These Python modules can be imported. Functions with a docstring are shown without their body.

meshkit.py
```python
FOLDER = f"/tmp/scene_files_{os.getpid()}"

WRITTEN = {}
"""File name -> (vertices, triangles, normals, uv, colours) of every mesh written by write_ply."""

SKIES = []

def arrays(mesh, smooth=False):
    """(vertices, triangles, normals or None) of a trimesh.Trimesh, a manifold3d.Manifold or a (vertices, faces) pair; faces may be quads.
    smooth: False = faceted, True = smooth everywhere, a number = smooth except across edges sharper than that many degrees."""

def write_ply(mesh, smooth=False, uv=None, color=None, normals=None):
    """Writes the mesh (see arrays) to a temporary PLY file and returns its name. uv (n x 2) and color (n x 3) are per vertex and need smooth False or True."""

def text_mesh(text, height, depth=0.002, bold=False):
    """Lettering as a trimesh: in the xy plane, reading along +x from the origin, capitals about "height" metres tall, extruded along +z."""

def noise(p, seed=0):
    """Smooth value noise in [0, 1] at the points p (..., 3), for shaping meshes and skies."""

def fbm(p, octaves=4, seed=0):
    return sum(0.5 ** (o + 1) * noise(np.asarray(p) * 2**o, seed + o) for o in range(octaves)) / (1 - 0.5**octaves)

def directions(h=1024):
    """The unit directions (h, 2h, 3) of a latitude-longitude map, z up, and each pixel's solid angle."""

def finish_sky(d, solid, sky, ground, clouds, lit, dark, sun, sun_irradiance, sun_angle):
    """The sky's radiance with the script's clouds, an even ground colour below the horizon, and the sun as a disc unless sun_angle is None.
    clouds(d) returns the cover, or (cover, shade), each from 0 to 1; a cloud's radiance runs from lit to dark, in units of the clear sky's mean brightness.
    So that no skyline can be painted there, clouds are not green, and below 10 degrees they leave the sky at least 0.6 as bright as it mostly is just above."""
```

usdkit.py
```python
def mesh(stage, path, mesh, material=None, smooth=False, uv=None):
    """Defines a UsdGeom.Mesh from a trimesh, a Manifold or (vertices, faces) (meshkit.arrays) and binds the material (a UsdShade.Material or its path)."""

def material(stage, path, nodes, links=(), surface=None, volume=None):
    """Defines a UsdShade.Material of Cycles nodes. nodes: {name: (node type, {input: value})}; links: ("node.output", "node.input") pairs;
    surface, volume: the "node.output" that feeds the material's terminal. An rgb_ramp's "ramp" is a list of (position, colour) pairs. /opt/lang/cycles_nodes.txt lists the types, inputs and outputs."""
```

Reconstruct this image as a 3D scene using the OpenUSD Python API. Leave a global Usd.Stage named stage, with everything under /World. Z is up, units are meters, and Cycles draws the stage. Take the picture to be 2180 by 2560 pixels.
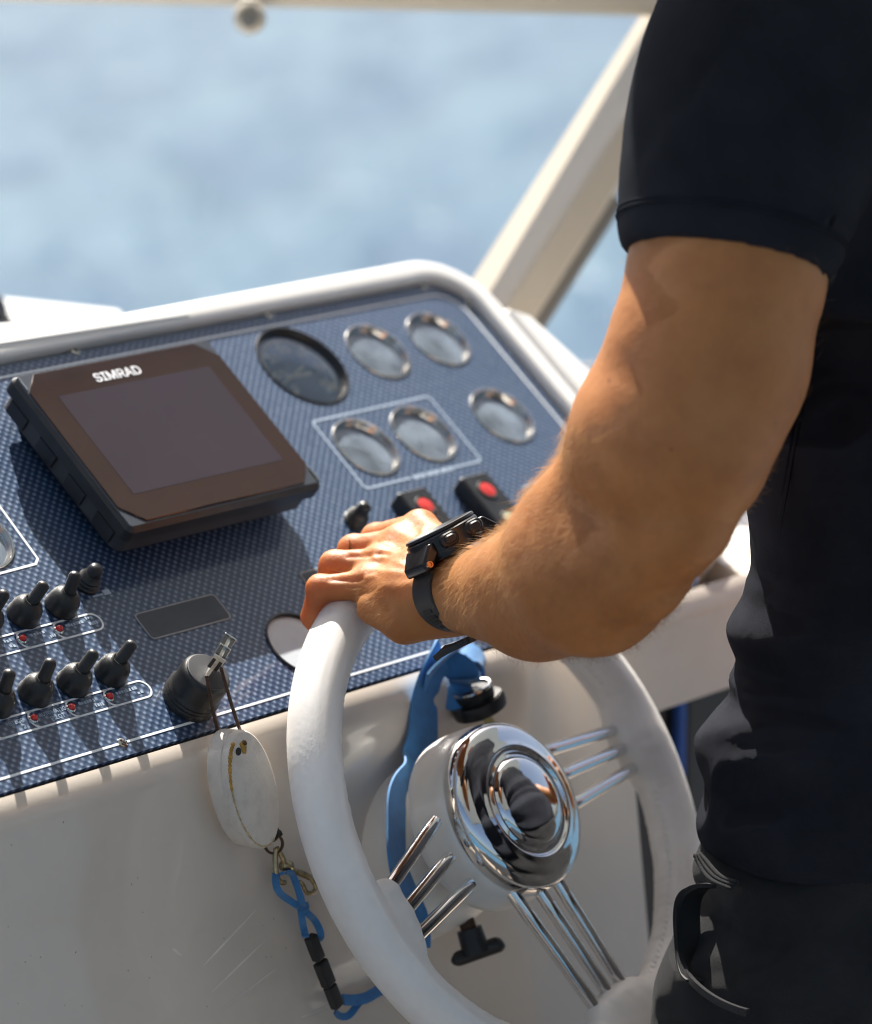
import math, random
import numpy as np, trimesh, manifold3d, usdkit, meshkit
from shapely.geometry import Polygon, Point, LineString, box as sbox
from shapely.ops import unary_union
from scipy.ndimage import gaussian_filter1d
from pxr import Usd, UsdGeom, UsdLux, UsdShade, Sdf, Gf, Vt

random.seed(7); rng = np.random.default_rng(7)
stage = Usd.Stage.CreateInMemory()
UsdGeom.SetStageUpAxis(stage, UsdGeom.Tokens.z); UsdGeom.SetStageMetersPerUnit(stage, 1.0)
UsdGeom.Xform.Define(stage, '/World'); UsdGeom.Scope.Define(stage, '/World/Looks')

# ------------------------------------------------------------------ camera, sky, sun, exposure
YAW, PIT = math.radians(49.6), math.radians(12.6)
CAM = np.array([-1.8915, -1.5503, 1.7002])
EXPOSURE = 1.42
SKY_STRENGTH = 0.052
SUN_INTENSITY = 1.25
SUN = np.array([0.36, 0.485, 0.80]); SUN /= np.linalg.norm(SUN)
RGT = np.array([math.cos(YAW), -math.sin(YAW), 0.0])
FWD = np.array([math.sin(YAW) * math.cos(PIT), math.cos(YAW) * math.cos(PIT), -math.sin(PIT)])
UPV = np.cross(RGT, FWD)
cam = UsdGeom.Camera.Define(stage, '/World/camera')
cam.CreateFocalLengthAttr(135.0)
cam.CreateHorizontalApertureAttr(36.0 * 2180 / 2560); cam.CreateVerticalApertureAttr(36.0)
cam.CreateFStopAttr(5.0); cam.CreateFocusDistanceAttr(2.42)
cam.CreateClippingRangeAttr(Gf.Vec2f(0.05, 20000.0)); cam.CreateExposureAttr(EXPOSURE)
cam.AddTransformOp().Set(Gf.Matrix4d(*[float(x) for row in (list(RGT) + [0], list(UPV) + [0], list(-FWD) + [0], list(CAM) + [1]) for x in row]))

sky_mat = usdkit.material(stage, '/World/Looks/sky_air', {
    's': ('sky_texture', {'sky_type': 'single_scattering', 'sun_disc': False, 'sun_elevation': math.asin(SUN[2]), 'sun_rotation': math.atan2(SUN[0], SUN[1]), 'air_density': 1.0, 'aerosol_density': 4.0, 'ozone_density': 0.6}),
    'b': ('background_shader', {'strength': SKY_STRENGTH})}, [('s.color', 'b.color')], surface='b.background')
dome = UsdLux.DomeLight.Define(stage, '/World/sky')
UsdShade.MaterialBindingAPI.Apply(dome.GetPrim()).Bind(sky_mat)
dome.GetPrim().SetCustomDataByKey('kind', 'structure')
sun = UsdLux.DistantLight.Define(stage, '/World/sun')
sun.CreateNormalizeAttr(True); sun.CreateIntensityAttr(SUN_INTENSITY); sun.CreateAngleAttr(0.5); sun.CreateColorAttr(Gf.Vec3f(1.0, 0.95, 0.87))
_z = SUN; _x = np.cross([0, 0, 1], _z); _x /= np.linalg.norm(_x); _y = np.cross(_z, _x)
sun.AddTransformOp().Set(Gf.Matrix4d(*[float(v) for r in (list(_x) + [0], list(_y) + [0], list(_z) + [0], [0, 0, 5, 1]) for v in r]))

# ------------------------------------------------------------------ helpers
HUB = np.array([0, 0, 0.95])
def ray(px, py): return (px - 1090) / 9600 * RGT - (py - 1280) / 9600 * UPV + FWD
def A(px, py, Z): return CAM + Z * ray(px, py)            # the point at depth Z
TAU = math.radians(39.2)
X = np.array([1.0, 0, 0]); B = np.array([0, math.cos(TAU), math.sin(TAU)]); N = np.cross(X, B)
K0 = N @ (A(1000, 1000, 2.82))
def onpanel(px, py, h=0.0):
    R = ray(px, py); return CAM + R * ((K0 + h - N @ CAM) / (N @ R))
PO = onpanel(719, 1768)
def puv(px, py, h=0.0):
    d = onpanel(px, py, h) - PO; return np.array([d @ X, d @ B])
def P3(u, v, h=0.0): return PO + u * X + v * B + h * N
PF = np.stack([X, B, N], 1)                                # panel frame, columns
AL, AZ = 0.5052, 0.0443
W3 = np.array([math.sin(AZ) * math.cos(AL), -math.cos(AZ) * math.cos(AL), math.sin(AL)])
W1 = np.cross([0, 0, 1], W3); W1 /= np.linalg.norm(W1); W2 = np.cross(W3, W1)
WF = np.stack([W1, W2, W3], 1)                             # wheel frame
def Wp(x, y, s=0.0): return HUB + x * W1 + y * W2 + s * W3

NAMES, BASE = {}, {}
def numbered(path):
    k = NAMES[path] = NAMES.get(path, -1) + 1
    return path if k == 0 else f'{path}_{k:03d}'
def tag(p, label=None, cat=None, group=None, kind=None):
    for k, v in (('label', label), ('category', cat), ('group', group), ('kind', kind)):
        if v: p.SetCustomDataByKey(k, v)
    return p
def thing(name, loc, label, cat, group=None, kind=None):
    path = numbered('/World/' + name); x = UsdGeom.Xform.Define(stage, path)
    x.AddTranslateOp().Set(Gf.Vec3d(*map(float, loc))); BASE[path] = np.array(loc, float)
    tag(x.GetPrim(), label, cat, group, kind); return path
def arrays(m, smooth):
    return m
def obj(name, mesh, mat, parent=None, smooth=35, label=None, cat=None, group=None, kind=None):
    path = numbered((parent or '/World') + '/' + name)
    top = '/'.join(path.split('/')[:3]); off = BASE.get(top, np.zeros(3))
    v, f, n = meshkit.arrays(mesh, smooth)
    m = usdkit.mesh(stage, path, (v - off, f), LOOK[mat] if isinstance(mat, str) else mat)
    if n is not None:
        m.CreateNormalsAttr(Vt.Vec3fArray.FromNumpy(n.astype(np.float32))); m.SetNormalsInterpolation('vertex')
    tag(m.GetPrim(), label, cat, group, kind); return path
def joinm(ms): return trimesh.util.concatenate([tm(m) for m in ms])
def tm(m):
    if isinstance(m, trimesh.Trimesh): return m
    v, f, _ = meshkit.arrays(m); return trimesh.Trimesh(v, f, process=False)
def place(m, F, o):                                        # local mesh to world by a frame (columns) and origin
    m = tm(m).copy(); m.vertices = m.vertices @ np.asarray(F).T + np.asarray(o); return m
def hull(pts): return tm(manifold3d.Manifold.hull_points(np.asarray(pts, np.float64)))
def rbox(lo, hi, r=0.003, n=6):
    lo, hi = np.array(lo, float), np.array(hi, float); s = trimesh.creation.icosphere(1, r).vertices; pts = []
    for k in range(8):
        cnr = np.array([(lo, hi)[(k >> j) & 1][j] + (r if not (k >> j) & 1 else -r) for j in range(3)]); pts.append(s + cnr)
    return hull(np.vstack(pts))
def plate(poly, h0, h1, bev=0.001):                        # convex outline with a chamfered top edge
    a = np.array(poly.exterior.coords)[:-1]; b = np.array(poly.buffer(-bev).exterior.coords)[:-1]
    return hull(np.vstack([np.c_[a, np.full(len(a), h0)], np.c_[a, np.full(len(a), h1 - bev)], np.c_[b, np.full(len(b), h1)]]))
def extrude(poly, h0, h1):
    ms = []
    for g in getattr(poly, 'geoms', [poly]):
        m = trimesh.creation.extrude_polygon(g, h1 - h0, engine='earcut'); m.apply_translation([0, 0, h0]); ms.append(m)
    return joinm(ms)
def lathe(prof, n=40, cap=True):
    prof = np.array(prof, float); t = np.arange(n) * 2 * math.pi / n
    v = np.stack([prof[:, 0, None] * np.cos(t), prof[:, 0, None] * np.sin(t), np.repeat(prof[:, 1, None], n, 1)], -1).reshape(-1, 3)
    i, j = np.meshgrid(np.arange(len(prof) - 1), np.arange(n), indexing='ij'); k = (j + 1) % n
    f = np.stack([i * n + j, i * n + k, (i + 1) * n + k, (i + 1) * n + j], -1).reshape(-1, 4)
    f = np.vstack([f[:, [0, 1, 2]], f[:, [0, 2, 3]]])
    m = trimesh.Trimesh(v, f, process=False); m.merge_vertices(); m.update_faces(m.nondegenerate_faces())
    if len(m.faces) and m.is_watertight and m.volume < 0: m.invert()
    return m
def frames(p):
    p = np.asarray(p, float); t = np.gradient(p, axis=0); t /= np.linalg.norm(t, axis=1)[:, None] + 1e-12
    a = np.cross(t[0], [0, 0, 1.0]);
    if np.linalg.norm(a) < 1e-3: a = np.cross(t[0], [1.0, 0, 0])
    out = []
    for k in range(len(p)):
        a = a - (a @ t[k]) * t[k]; a /= np.linalg.norm(a); out.append((a, np.cross(t[k], a)))
    return t, np.array(out)
def tube(p, r, sides=12, closed=False):
    p = np.asarray(p, float); t, fr = frames(p); r = np.broadcast_to(r, len(p)); an = np.arange(sides) * 2 * math.pi / sides
    v = p[:, None] + r[:, None, None] * (np.cos(an)[None, :, None] * fr[:, 0][:, None] + np.sin(an)[None, :, None] * fr[:, 1][:, None])
    n = len(p); i, j = np.meshgrid(np.arange(n if closed else n - 1), np.arange(sides), indexing='ij'); k = (j + 1) % sides; i2 = (i + 1) % n
    f = np.stack([i * sides + j, i2 * sides + j, i2 * sides + k, i * sides + k], -1).reshape(-1, 4); v = v.reshape(-1, 3)
    f = np.vstack([f[:, [0, 2, 1]], f[:, [0, 3, 2]]])
    if not closed:
        a, b = len(v), len(v) + 1; v = np.vstack([v, p[0], p[-1]]); q = np.arange(sides)
        f = np.vstack([f, np.stack([np.full(sides, a), (q + 1) % sides, q], 1), np.stack([np.full(sides, b), (n - 1) * sides + q, (n - 1) * sides + (q + 1) % sides], 1)])
    m = trimesh.Trimesh(v, f, process=False)
    m.fix_normals() if False else None
    if m.volume < 0: m.invert()
    return m
def spline(pts, n=40):
    pts = np.asarray(pts, float); from scipy.interpolate import CubicSpline
    d = np.r_[0, np.cumsum(np.linalg.norm(np.diff(pts, axis=0), axis=1))]
    return CubicSpline(d, pts)(np.linspace(0, d[-1], n))
def ribbon(pts, wdir, width, th=0.0014, n=40, smooth=True):     # flat webbing: centre line, direction of its width per point
    from scipy.interpolate import PchipInterpolator, CubicSpline
    P0, W0 = np.asarray(pts, float), np.asarray(wdir, float); d0 = np.r_[0, np.cumsum(np.linalg.norm(np.diff(P0, axis=0), axis=1))]; dd = np.linspace(0, d0[-1], n)
    p, w = CubicSpline(d0, P0)(dd), PchipInterpolator(d0, W0)(dd); t = np.gradient(p, axis=0); t /= np.linalg.norm(t, axis=1)[:, None]
    w = w - (w * t).sum(1)[:, None] * t; w /= np.linalg.norm(w, axis=1)[:, None]; nn = np.cross(t, w)
    prof = [(-.5, -.5), (-.47, -.62), (.47, -.62), (.5, -.5), (.5, .5), (.47, .62), (-.47, .62), (-.5, .5)]
    v = np.stack([p + a * width * w + b * th * nn for a, b in prof], 1); S, m_ = len(prof), len(p)
    i, j = np.meshgrid(np.arange(m_ - 1), np.arange(S), indexing='ij'); k = (j + 1) % S
    f = np.stack([i * S + j, (i + 1) * S + j, (i + 1) * S + k, i * S + k], -1).reshape(-1, 4)
    f = np.vstack([f[:, [0, 1, 2]], f[:, [0, 2, 3]]])
    caps = [[0, a, a + 1] for a in range(1, S - 1)]; o = (m_ - 1) * S
    f = np.vstack([f, [c[::-1] for c in caps], [[o + x for x in c] for c in caps]])
    m = trimesh.Trimesh(v.reshape(-1, 3), f, process=False)
    if m.volume < 0: m.invert()
    return m

# ---- implicit surfaces: blocks of a grid near the surface, then surface nets
def cap(p, a, b, ra, rb):
    ab = b - a; t = np.clip(((p - a) @ ab) / (ab @ ab), 0, 1); q = p - a - t[..., None] * ab
    return np.sqrt((q * q).sum(-1)) - (ra + (rb - ra) * t)
def ell(p, c, R, rad):                                     # R columns = axes
    q = (p - c) @ R; k0 = np.sqrt(((q / rad) ** 2).sum(-1)); k1 = np.sqrt(((q / (np.asarray(rad) ** 2)) ** 2).sum(-1)); return k0 * (k0 - 1) / np.maximum(k1, 1e-9)
def smin(a, b, k):
    h = np.maximum(k - np.abs(a - b), 0) / k; return np.minimum(a, b) - h * h * k * 0.25
def smax(a, b, k): return -smin(-a, -b, k)
def nets(F, lo, h):
    """surface nets of the dense field F (negative inside) with spacing h from corner lo"""
    s = F < 0; n = np.array(F.shape) - 1
    c = np.zeros(n, np.uint8)
    for dx in (0, 1):
        for dy in (0, 1):
            for dz in (0, 1): c += s[dx:dx + n[0], dy:dy + n[1], dz:dz + n[2]]
    cells = np.argwhere((c > 0) & (c < 8)); idx = np.full(n, -1, np.int64); idx[tuple(cells.T)] = np.arange(len(cells))
    acc, cnt = np.zeros((len(cells), 3)), np.zeros(len(cells))
    cor = [(a, b, d) for a in (0, 1) for b in (0, 1) for d in (0, 1)]
    for a in range(8):
        for b in range(a + 1, 8):
            ca, cb = np.array(cor[a]), np.array(cor[b])
            if abs(ca - cb).sum() != 1: continue
            fa, fb = F[tuple((cells + ca).T)], F[tuple((cells + cb).T)]; m = (fa < 0) != (fb < 0)
            t = fa[m] / (fa[m] - fb[m]); acc[m] += ca + t[:, None] * (cb - ca); cnt[m] += 1
    v = lo + h * (cells + acc / cnt[:, None]); faces = []
    for ax in range(3):
        sl0, sl1 = [slice(None)] * 3, [slice(None)] * 3; sl0[ax] = slice(0, -1); sl1[ax] = slice(1, None)
        e = np.argwhere(s[tuple(sl0)] != s[tuple(sl1)]); u, w = (ax + 1) % 3, (ax + 2) % 3
        ok = (e[:, u] > 0) & (e[:, w] > 0) & (e[:, u] < n[u]) & (e[:, w] < n[w]); e = e[ok]
        du, dw = np.eye(3, dtype=int)[u], np.eye(3, dtype=int)[w]
        q = np.stack([idx[tuple((e - a).T)] for a in (du + dw, dw, 0 * du, du)], 1)
        flip = ~s[tuple(e.T)]; q[flip] = q[flip][:, ::-1]; faces.append(q)
    q = np.vstack(faces); q = q[(q >= 0).all(1)]
    return v, np.vstack([q[:, [0, 1, 2]], q[:, [0, 2, 3]]])
def implicit(prims, lo, hi, h, post=None, bs=12):
    """prims: list of (function(p) -> distance, blend k, +1 add / -1 cut). Only blocks near the surface are evaluated."""
    lo, hi = np.array(lo, float), np.array(hi, float); nb = np.ceil((hi - lo) / (h * bs)).astype(int)
    F = np.full(nb * bs + 1, 1.0, np.float32); half = h * bs / 2; rad = half * math.sqrt(3) + 0.035
    g = np.stack(np.meshgrid(*[np.arange(k) for k in nb], indexing='ij'), -1).reshape(-1, 3); cen = lo + (g + .5) * h * bs
    D = np.stack([f(cen) for f, k, s in prims], 1); add = np.array([s > 0 for f, k, s in prims])
    tot = D[:, add].min(1)
    loc = np.stack(np.meshgrid(*[np.arange(bs + 1) * h] * 3, indexing='ij'), -1).reshape(-1, 3)
    for i, d in enumerate(tot):
        b = g[i] * bs; sl = tuple(slice(x, x + bs + 1) for x in b)
        if d > rad: continue
        if d < -rad - 0.06 and not any((not a) and D[i, j] < rad for j, a in enumerate(add)): F[sl] = -1; continue
        p = lo + b * h + loc; val = None
        for j, (f, k, s) in enumerate(prims):
            if D[i, j] > rad: continue
            q = f(p)
            if s > 0: val = q if val is None else smin(val, q, k)
            elif val is not None: val = smax(val, -q, k)
        if val is None: continue
        if post: val = post(p, val)
        F[sl] = val.reshape([bs + 1] * 3)
    v, f = nets(F, lo, h); m = trimesh.Trimesh(v, f, process=False)
    if m.volume < 0: m.invert()
    return m
def vnormals(m): return meshkit.arrays(m, True)[2]
def taubin(m, it=6): trimesh.smoothing.filter_taubin(m, iterations=it); return m

# ------------------------------------------------------------------ materials
LOOK = {}
def mat(name, nodes, links, surface='p.BSDF'):
    LOOK[name] = usdkit.material(stage, '/World/Looks/' + name, nodes, links, surface=surface)
def plain(name, col, rough=0.5, metal=0.0, var=0.12, nscale=60.0, bump=0.0, bscale=400.0, rvar=0.1, **kw):
    """one colour with faint mottling, uneven gloss and optional fine relief"""
    c0, c1 = [x * (1 - var) for x in col], [min(1, x * (1 + var)) for x in col]
    nd = {'tc': ('texture_coordinate', {}), 'n': ('noise_texture', {'scale': nscale, 'detail': 5.0, 'roughness': 0.6}), 'r': ('rgb_ramp', {'ramp': [(0.3, c0), (0.7, c1)]}),
          'm': ('map_range', {'from_min': 0.3, 'from_max': 0.7, 'to_min': max(0.01, rough - rvar * rough), 'to_max': rough + rvar * rough}),
          'p': ('principled_bsdf', {'metallic': metal, **kw})}
    ln = [('tc.object', 'n.vector'), ('n.fac', 'r.fac'), ('r.color', 'p.base_color'), ('n.fac', 'm.value'), ('m.result', 'p.roughness')]
    if bump:
        nd['n2'] = ('noise_texture', {'scale': bscale, 'detail': 4.0, 'roughness': 0.6}); nd['b'] = ('bump', {'strength': 1.0, 'distance': bump})
        ln += [('tc.object', 'n2.vector'), ('n2.fac', 'b.height'), ('b.normal', 'p.normal')]
    mat(name, nd, ln)
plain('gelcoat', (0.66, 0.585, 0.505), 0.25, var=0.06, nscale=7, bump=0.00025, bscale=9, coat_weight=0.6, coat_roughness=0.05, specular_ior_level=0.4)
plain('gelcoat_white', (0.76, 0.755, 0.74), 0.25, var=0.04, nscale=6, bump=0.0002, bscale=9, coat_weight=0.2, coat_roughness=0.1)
plain('column_white', (0.82, 0.79, 0.74), 0.35, var=0.04, nscale=25)
plain('chrome', (0.80, 0.80, 0.80), 0.045, metal=1.0, var=0.03, nscale=30, rvar=0.6)
plain('stainless', (0.62, 0.60, 0.56), 0.16, metal=1.0, var=0.1, nscale=40, rvar=0.4)
plain('frame_paint', (0.50, 0.44, 0.35), 0.4, var=0.05, nscale=8)
plain('frame_dark', (0.17, 0.16, 0.14), 0.45, var=0.1, nscale=12)
plain('black_plastic', (0.012, 0.013, 0.015), 0.38, var=0.3, nscale=50, bump=0.00008, bscale=900)
plain('grey_plastic', (0.035, 0.036, 0.04), 0.5, var=0.2, nscale=50)
plain('rubber', (0.013, 0.0125, 0.012), 0.42, var=0.45, nscale=90, bump=0.00012, bscale=700)
plain('gasket', (0.006, 0.006, 0.007), 0.6)
plain('display_glass', (0.024, 0.010, 0.007), 0.10, var=0.12, nscale=15, coat_weight=0.3, coat_roughness=0.03)
plain('screen_glass', (0.030, 0.021, 0.029), 0.16, var=0.10, nscale=11, coat_weight=0.2, coat_roughness=0.05)
plain('print_white', (0.78, 0.82, 0.86), 0.4, var=0.06, nscale=90)
plain('print_dim', (0.34, 0.42, 0.53), 0.4, var=0.1, nscale=90)
plain('logo_silver', (0.72, 0.73, 0.76), 0.3, var=0.1, nscale=120)
plain('label_plate', (0.035, 0.042, 0.055), 0.35, var=0.12, nscale=40)
plain('plate_edge', (0.30, 0.30, 0.31), 0.4, var=0.15, nscale=60)
plain('dial_face', (0.36, 0.41, 0.50), 0.6, var=0.15, nscale=50)
plain('dial_ink', (0.88, 0.90, 0.92), 0.5)
plain('blank_cap', (0.56, 0.60, 0.64), 0.35, var=0.1, nscale=30)
plain('red_lens', (0.62, 0.012, 0.008), 0.12, var=0.15, nscale=200, coat_weight=0.8, coat_roughness=0.03)
plain('red_window', (0.55, 0.035, 0.03), 0.3, var=0.2, nscale=90)
plain('cream_window', (0.42, 0.43, 0.30), 0.35, var=0.15, nscale=60)
plain('blue_webbing', (0.036, 0.19, 0.45), 0.7, var=0.2, nscale=120, bump=0.0003, bscale=1500, sheen_weight=0.25)
plain('blue_piping', (0.015, 0.09, 0.42), 0.5)
plain('brass', (0.46, 0.39, 0.24), 0.3, metal=1.0, var=0.25, nscale=120, rvar=0.4)
plain('rust_chain', (0.075, 0.04, 0.025), 0.6, metal=0.4, var=0.5, nscale=300)
plain('key_metal', (0.62, 0.62, 0.58), 0.3, metal=1.0, var=0.15, nscale=200)
plain('yellow_cord', (0.40, 0.33, 0.14), 0.8, var=0.3, nscale=200, bump=0.0004, bscale=900)
plain('cushion', (0.022, 0.023, 0.026), 0.6, var=0.2, nscale=60, bump=0.0003, bscale=400)
plain('deck_mould', (0.30, 0.24, 0.18), 0.5, var=0.06, nscale=5)
plain('skin_shade', (0.42, 0.20, 0.10), 0.5)
plain('watch_case', (0.010, 0.010, 0.011), 0.28, var=0.3, nscale=150)
plain('watch_strap', (0.016, 0.017, 0.018), 0.5, var=0.25, nscale=100, bump=0.00006, bscale=1500)
plain('copper', (0.55, 0.30, 0.17), 0.3, metal=1.0)
plain('scuff', (0.74, 0.68, 0.60), 0.35)
plain('added_canvas_cloth', (0.78, 0.74, 0.66), 0.9, var=0.06, nscale=30)
plain('shoe', (0.03, 0.03, 0.032), 0.6)
plain('hair_dark', (0.035, 0.02, 0.012), 0.5, bump=0.002, bscale=200)

def fabric(name, col, weave, bump, sheen=0.3, mott=0.35, rough=0.85, spec=0.25):
    mat(name, {'tc': ('texture_coordinate', {}), 'n': ('noise_texture', {'scale': 14.0, 'detail': 6.0, 'roughness': 0.65}),
               'r': ('rgb_ramp', {'ramp': [(0.25, [x * (1 - mott) for x in col]), (0.75, [x * (1 + mott) for x in col])]}),
               'w': ('wave_texture', {'wave_type': 'bands', 'bands_direction': 'diagonal', 'scale': weave, 'distortion': 1.5, 'detail': 2.0, 'detail_scale': 3.0}),
               'n2': ('noise_texture', {'scale': weave * 2.2, 'detail': 3.0}), 'mx': ('math', {'math_type': 'multiply_add', 'value2': 0.5}),
               'b': ('bump', {'strength': 1.0, 'distance': bump}), 'p': ('principled_bsdf', {'roughness': rough, 'sheen_weight': sheen, 'sheen_roughness': 0.4, 'specular_ior_level': spec})},
        [('tc.object', 'n.vector'), ('tc.object', 'w.vector'), ('tc.object', 'n2.vector'), ('n.fac', 'r.fac'), ('r.color', 'p.base_color'), ('w.fac', 'mx.value1'), ('n2.fac', 'mx.value3'), ('mx.value', 'b.height'), ('b.normal', 'p.normal')])
fabric('shirt_cloth', (0.0190, 0.0208, 0.0270), 620, 0.0003, 0.0, rough=0.9, spec=0.05)
fabric('trouser_cloth', (0.0235, 0.0235, 0.0250), 700, 0.0004, 0.12, spec=0.1)

# leather of the rim: pebbled grain and stretch creases
mat('white_leather', {'tc': ('texture_coordinate', {}), 'n': ('noise_texture', {'scale': 16.0, 'detail': 5.0, 'roughness': 0.6}), 'r': ('rgb_ramp', {'ramp': [(0.3, (0.73, 0.70, 0.66)), (0.55, (0.82, 0.795, 0.765)), (0.75, (0.77, 0.74, 0.70))]}),
    'v': ('voronoi_texture', {'scale': 520.0, 'feature': 'f1'}), 'n2': ('noise_texture', {'scale': 90.0, 'detail': 6.0, 'roughness': 0.7, 'distortion': 1.2}), 'ad': ('math', {'math_type': 'multiply_add', 'value2': 0.35}),
    'b': ('bump', {'strength': 0.8, 'distance': 0.00009}), 'p': ('principled_bsdf', {'roughness': 0.42, 'specular_ior_level': 0.45})},
    [('tc.object', 'n.vector'), ('tc.object', 'v.vector'), ('tc.object', 'n2.vector'), ('n.fac', 'r.fac'), ('r.color', 'p.base_color'), ('v.distance', 'ad.value1'), ('n2.fac', 'ad.value3'), ('ad.value', 'b.height'), ('b.normal', 'p.normal')])

# woven carbon look of the panel: a lattice of light lozenges under clear lacquer, laid out along the panel
PU, PV = 0.0070, 0.0065
def lattice(nodes, links):
    nodes.update({'g': ('geometry', {}), 'o': ('vector_math', {'math_type': 'subtract', 'vector2': tuple(PO)}),
        'dw': ('noise_texture', {'scale': 25.0, 'detail': 2.0}),
        'du': ('vector_math', {'math_type': 'dot_product', 'vector2': tuple(X)}), 'dv': ('vector_math', {'math_type': 'dot_product', 'vector2': tuple(B)}),
        'mu': ('math', {'math_type': 'multiply', 'value2': 2 * math.pi / PU}), 'mv': ('math', {'math_type': 'multiply', 'value2': 2 * math.pi / PV}),
        'cu': ('math', {'math_type': 'cosine'}), 'cv': ('math', {'math_type': 'cosine'}), 'f': ('math', {'math_type': 'multiply'})})
    links += [('g.position', 'o.vector1'), ('o.vector', 'du.vector1'), ('o.vector', 'dv.vector1'), ('du.value', 'mu.value1'), ('dv.value', 'mv.value1'),
              ('mu.value', 'cu.value1'), ('mv.value', 'cv.value1'), ('cu.value', 'f.value1'), ('cv.value', 'f.value2')]
nd, ln = {}, []
lattice(nd, ln)
nd.update({'n': ('noise_texture', {'scale': 260.0, 'detail': 3.0, 'roughness': 0.6}), 'fm': ('math', {'math_type': 'multiply_add', 'value2': 0.9}),
           'r': ('rgb_ramp', {'ramp': [(0.0, (0.010, 0.026, 0.066)), (0.38, (0.014, 0.036, 0.092)), (0.62, (0.034, 0.070, 0.140)), (0.85, (0.145, 0.195, 0.285)), (1.0, (0.20, 0.25, 0.335))]}),
           'mr': ('map_range', {'from_min': -0.5, 'from_max': 1.5, 'to_min': 0.0, 'to_max': 1.0, 'clamp': True}),
           'b': ('bump', {'strength': 0.6, 'distance': 0.0002}),
           'p': ('principled_bsdf', {'roughness': 0.42, 'coat_weight': 0.7, 'coat_roughness': 0.06, 'specular_ior_level': 0.5})})
ln += [('g.position', 'n.vector'), ('f.value', 'fm.value1'), ('n.fac', 'fm.value3'), ('fm.value', 'mr.value'), ('mr.result', 'r.fac'), ('r.color', 'p.base_color'), ('f.value', 'b.height'), ('b.normal', 'p.normal')]
mat('carbon_panel', nd, ln)

# gauge glass: clear, dusty, with the sky reflection painted in as a pale blue film
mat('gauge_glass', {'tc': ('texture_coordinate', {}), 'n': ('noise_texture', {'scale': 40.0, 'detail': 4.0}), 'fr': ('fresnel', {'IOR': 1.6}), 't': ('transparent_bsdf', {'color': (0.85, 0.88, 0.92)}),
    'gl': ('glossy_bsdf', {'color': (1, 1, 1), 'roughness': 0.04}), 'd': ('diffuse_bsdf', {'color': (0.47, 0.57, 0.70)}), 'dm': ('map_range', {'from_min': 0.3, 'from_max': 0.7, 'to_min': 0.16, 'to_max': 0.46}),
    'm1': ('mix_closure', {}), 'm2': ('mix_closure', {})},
    [('tc.object', 'n.vector'), ('n.fac', 'dm.value'), ('dm.result', 'm1.fac'), ('t.BSDF', 'm1.closure1'), ('d.BSDF', 'm1.closure2'), ('fr.fac', 'm2.fac'), ('m1.closure', 'm2.closure1'), ('gl.BSDF', 'm2.closure2')], surface='m2.closure')

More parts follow.
